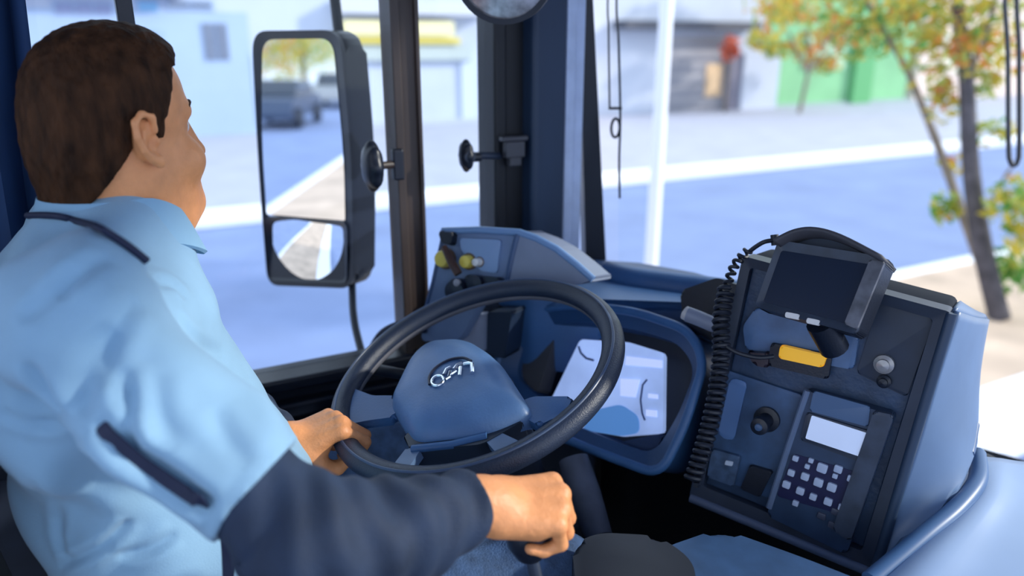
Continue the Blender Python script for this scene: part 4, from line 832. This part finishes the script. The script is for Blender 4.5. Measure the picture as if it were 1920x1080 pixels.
def shirtpost(q, d):
    d = field(shirt_p, q)
    # cut hems
    rR = (q-hemR)@hemN; dR, _ = seg(q, SR, ER); sR_ = np.maximum(field(slR, q), rR)
    rL = (q-hemL)@axL; dL, _ = seg(q, SL, EL_); sL_ = np.maximum(field(slL, q), rL)
    for e in (sR_, sL_): h = np.clip(.5+.5*(d-e)/.014, 0, 1); d = d+(e-d)*h-.014*h*(1-h)
    # soft folds: long diagonal waves warped by slow ones
    x, y, z = q[:, 0], q[:, 1], q[:, 2]
    f = .0055*np.sin((y*34+z*16+x*6)+1.7*np.sin(z*17+y*6))+.0040*np.sin((y*-22+z*46)+1.9*np.sin(y*24+x*9))+.0014*np.sin(y*75+z*52+2*np.sin(z*31))
    arm = np.exp(-((np.linalg.norm(q-V(-.80, -.02, 1.95), axis=1)/.11)**2)); f = f+arm*.006*np.sin(math.pi*2*(y*11+z*4)+1.2*np.sin(z*28))
    d = d-f
    for a, b_, dep, wd in creases:
        m, _ = seg(q, a, b_); d = d+dep*np.exp(-(m/wd)**2)-dep*.45*np.exp(-((m-wd*1.7)/wd)**2)
    return d
solid0 = C  # keep name
shirt = solid('shirt', shirt_p+slR+slL, .0042, shirtm, person, shirtpost)
# collar
cc = hl(0, -.006, -.106)
def collar_ring(r0, r1, z0, z1, tilt=.0):
    b = MB(); N = 56; vs = []
    for k_ in range(N):
        a = 2*math.pi*k_/N; c_, s_ = math.cos(a), math.sin(a)
        d_ = HR@V(c_, s_, 0); drop = -.046*max(0, s_)**1.5
        for r_, zz in ((r0, z1), (r0+.004, z1+.002), (r1, z0), (r1-.004, z0-.003)): vs.append(cc+d_*(r_*(1+.06*abs(s_)))+V(0, 0, zz+drop))
    b.add(vs, [(4*i+j, 4*i+(j+1) % 4, 4*((i+1) % N)+(j+1) % 4, 4*((i+1) % N)+j) for i in range(N) for j in range(4)]); return b
collar_ring(.0745, .098, -.012, .040).build('collar', mat('collar_cloth', (.24, .43, .61), .8, bump=.2, bscale=700), person, True)
collar_ring(.070, .082, -.02, .034).build('collar_stand', mat('collar_cloth', (.24, .43, .61), .8), person, True)

# dark sleeve on the right forearm
def tubewrinkle(A_, B_, n1, amp):
    ax = unit(B_-A_); L_ = np.linalg.norm(B_-A_)
    def post(q, d):
        t = (q-A_)@ax; r = q-A_-t[:, None]*ax; an = np.arctan2(r@unit(np.cross(ax, V(0, 0, 1))), r[:, 2])
        f = amp*np.sin(t*n1+1.5*np.sin(an*2+t*20))*(.6+.4*np.sin(an+t*9))+amp*.6*np.sin(t*n1*.37+an*3)
        return np.maximum(d-f, (t-(L_-.012)))
    return post
dslp = [C(SR+(ER-SR)*.66, ER, .050, .056, .03), C(ER, ER+(WR_-ER)*.45+V(0, 0, -.010), .056, .054, .03), C(ER+(WR_-ER)*.45+V(0, 0, -.010), WR_, .054, .0375, .02)]
solid('arm_sleeve', dslp, .0036, sleevem, person, tubewrinkle(ER, WR_, 150, .0034))
dslL = [C(SL+(EL_-SL)*.6, EL_, .054, .052, .03), C(EL_, WL-unit(WL-EL_)*.01, .052, .036, .02)]
solid('arm_sleeve', dslL, .005, sleevem, person, tubewrinkle(EL_, WL, 150, .002))
# trousers and shoes
tr = [C((-1.0, .01, 1.555), (-1.0, .01, 1.60), .158, .15, .05), C(HPR, KR, .105, .080, .04), C(KR, AR, .078, .060, .03), C(HPL, KL, .105, .080, .04), C(KL, AL, .078, .060, .03)]
def trpost(q, d): x, y, z = q.T; return d-.003*np.sin(y*60+z*30+2*np.sin(x*30))-.002*np.sin(z*90+y*40)
solid('trousers', tr, .006, jeans, person, trpost)
for A_ in (AR, AL): solid('shoe', [C(A_+V(0, -.03, -.045), A_+V(0, .18, -.058), .050, .040, .03), C(A_+V(0, -.02, -.02), A_+V(0, 0, -.05), .05, .05, .03)], .006, rubber, person)
# lanyard cord lying on the shirt back and seat belt, laid onto the cloth
def crease(o, lines):
    tree_ = BVHTree.FromPolygons([v.co[:] for v in o.data.vertices], [p.vertices[:] for p in o.data.polygons])
    n = len(o.data.vertices); co = np.empty(n*3); o.data.vertices.foreach_get('co', co); co = co.reshape(-1, 3); no = np.array([v.normal[:] for v in o.data.vertices]); off = np.zeros(n)
    for px_, dep, wd in lines:
        pts = []
        for x, y in px_:
            h = tree_.ray_cast(Vector(CC), Vector(ray(x, y)).normalized())
            if h[0] is not None: pts.append(np.array(h[0]))
        if len(pts) < 2: continue
        pts = spline(pts, 4); best = np.full(n, 9.); tt = np.zeros(n)
        for i in range(len(pts)-1):
            m, hh = seg(co, pts[i], pts[i+1]); sel = m < best; best[sel] = m[sel]; tt[sel] = (i+hh[sel])/(len(pts)-1)
        fade = np.clip(4*tt, 0, 1)*np.clip(4*(1-tt), 0, 1); fade = fade**.5
        off += fade*(-dep*np.exp(-(best/wd)**2)+dep*.55*np.exp(-((best-wd*2.0)/(wd*1.1))**2))
    co += no*off[:, None]; o.data.vertices.foreach_set('co', co.ravel()); o.data.update()
crease(shirt, [([(185, 790), (250, 850), (330, 905), (400, 955)], .013, .010), ([(0, 770), (90, 795), (190, 820)], .005, .006), ([(232, 690), (242, 770), (243, 850)], .007, .007),
    ([(205, 610), (165, 680), (150, 780)], .008, .010), ([(245, 975), (190, 1025), (110, 1060)], .006, .006), ([(50, 680), (85, 730), (118, 775)], .006, .007),
    ([(255, 560), (225, 600), (205, 660), (200, 730)], .006, .009), ([(330, 590), (370, 640), (420, 665)], .004, .008), ([(110, 560), (140, 520), (200, 480)], .005, .008), ([(40, 600), (90, 560), (150, 500)], .004, .008),
    ([(330, 1000), (280, 1030), (220, 1045)], .005, .007), ([(60, 900), (110, 980), (130, 1050)], .004, .008), ([(290, 700), (300, 780), (330, 850)], .003, .009), ([(400, 760), (430, 830), (470, 870)], .003, .009), ([(270, 510), (310, 530), (350, 560)], .004, .007)])
bpy.context.view_layer.update()
def bvh(o): me = o.data; mw = o.matrix_world; return BVHTree.FromPolygons([mw@v.co for v in me.vertices], [p.vertices[:] for p in me.polygons])
bs_h = bvh(shirt)
def onto(x, y, off=.002, d0=.85):
    r = Vector(ray(x, y)); h = bs_h.ray_cast(Vector(CC), r.normalized()); 
    if h[0] is None: return P(x, y, d0)
    return np.array(h[0]+h[1]*off*(1 if h[1].dot(r) < 0 else -1))
b = MB(); b.tube(spline([onto(*q_, .004) for q_ in ((58, 408), (90, 408), (120, 411), (150, 420), (180, 433), (210, 450), (240, 470), (268, 492))], 5), .0042, 8)
b.build('lanyard', navy, person, True)
def strap(pts, wd, th, norm): 
    b = MB(); pts = spline(pts, 6); vs = []
    for i, p in enumerate(pts):
        t = unit(pts[min(i+1, len(pts)-1)]-pts[max(i-1, 0)]); s_ = unit(np.cross(t, norm)); n_ = unit(np.cross(s_, t))
        vs += [p+s_*wd-n_*th, p-s_*wd-n_*th, p-s_*wd+n_*th, p+s_*wd+n_*th]
    n = len(pts); b.add(vs, [(4*i+j, 4*i+(j+1) % 4, 4*i+4+(j+1) % 4, 4*i+4+j) for i in range(n-1) for j in range(4)]+[(0, 1, 2, 3), (4*n-1, 4*n-2, 4*n-3, 4*n-4)]); return b
belt = strap([onto(176, 778, -.008), onto(196, 806, .003), onto(222, 836, .003), onto(262, 870, .003), onto(290, 888, .003), onto(320, 908, .003), onto(350, 928, .003), onto(380, 948, .002), P(412, 975, .80), P(424, 1010, .83), P(428, 1080, .84), P(430, 1160, .85)], .0062, .0012, -fw)
props(belt.build('seat_belt', navy, None, True), 'dark navy seat belt strap crossing the driver’s side below his arm', 'seat belt')

# gear lever under the right hand
gk = LR(.062, -.002, -.045)
t = thing('gear_lever', (gk[0]+.03, gk[1]+.02, 1.45), 'black gear lever held under the driver’s right hand', 'gear lever')
b = MB(); b.lathe([(0, -.034), (.016, -.032), (.026, -.015), (.028, .004), (.022, .018), (0, .022)], gk, (0, 0, 1)); b.build('knob', black, t, True)
b = MB(); b.tube([gk+V(0, 0, -.02), gk+V(.012, .012, -.10), gk+V(.03, .02, -.30)], .008, 12); b.build('shaft', charcoal, t, True)
b = MB(); b.lathe([(.014, .17), (.024, .15), (.022, .13), (.036, .11), (.034, .09), (.050, .07), (.048, .05), (.07, .02), (.075, 0)], gk+V(.025, .02, -.27), (0, 0, 1), 24); b.build('boot', mat('boot_black', (.012, .016, .028), .55), t, True)

# engine cover / tray to the right of the seat
ec = thing('engine_cover', (-.45, .6, FZ), 'low dark blue engine cover in front of the console at the bottom of the view', 'engine cover')
cp_ = [PZ(x, y, 1.645)[:2] for x, y in ((1235, 1030), (1350, 990), (1500, 1043), (1640, 1098), (1600, 1330), (1150, 1250))]
b = MB(); b.prism(rpoly(cp_, .03), FZ, 1.645, lambda u, v, w: V(u, v, w), .012); b.build('cover', mat('cover_slate', (.035, .085, .19), .5, noise=.2), ec, True)
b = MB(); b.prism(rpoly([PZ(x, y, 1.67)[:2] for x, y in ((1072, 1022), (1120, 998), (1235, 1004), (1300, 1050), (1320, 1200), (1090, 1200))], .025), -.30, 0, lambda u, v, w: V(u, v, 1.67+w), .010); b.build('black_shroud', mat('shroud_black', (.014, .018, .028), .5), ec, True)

# seat
st = thing('driver_seat', (-1.0, -.15, FZ), 'grey fabric driver seat with a dark edge behind the driver’s back', 'seat')
b = MB(); b.box((-1.24, -.24, 1.37), (-.76, .24, 1.47), .04); b.build('cushion', greyseat, st, True)
bk = [P(0, 840, .86), P(80, 1090, .86)]
ang = math.atan2(bk[0][1]-bk[1][1], bk[0][2]-bk[1][2])
Mb = Matrix.Translation(Vector((-1.0, -.195, 1.46)))@Matrix.Rotation(-ang, 4, 'X')
b = MB(); b.box((-.225, -.13, 0), (.225, -.02, .62), .04, Mb); b.build('backrest', greyseat, st, True)
b = MB(); b.tube([np.array(Mb@Vector(p)) for p in ((.215, -.022, .02), (.218, -.022, .3), (.20, -.022, .60))], .008, 8); b.build('piping', navy, st, True)
b = MB(); b.box((-1.12, -.2, FZ), (-.88, .16, 1.37), .03); b.build('pedestal', black, st, True)

tree(-11.9, -33, 5.5, Y_, 'yellow leaved tree on the far pavement behind the bus, reflected in the outside mirror', 1)
tree(-12.6, -45, 7.0, L_, 'lime green tree beyond the yellow one on the far pavement behind the bus', 2)
tree(-12.8, -58, 8.5, Y_, 'farthest yellow tree on the far pavement behind the bus', 3)
car(-8.3, -24, mat('car_navy', (.03, .05, .10), .3), 'dark blue car driving behind the bus, reflected in the outside mirror')
car(-8.4, -34, mat('car_grey', (.25, .27, .30), .3), 'grey car on the far lane behind the bus, reflected in the outside mirror')
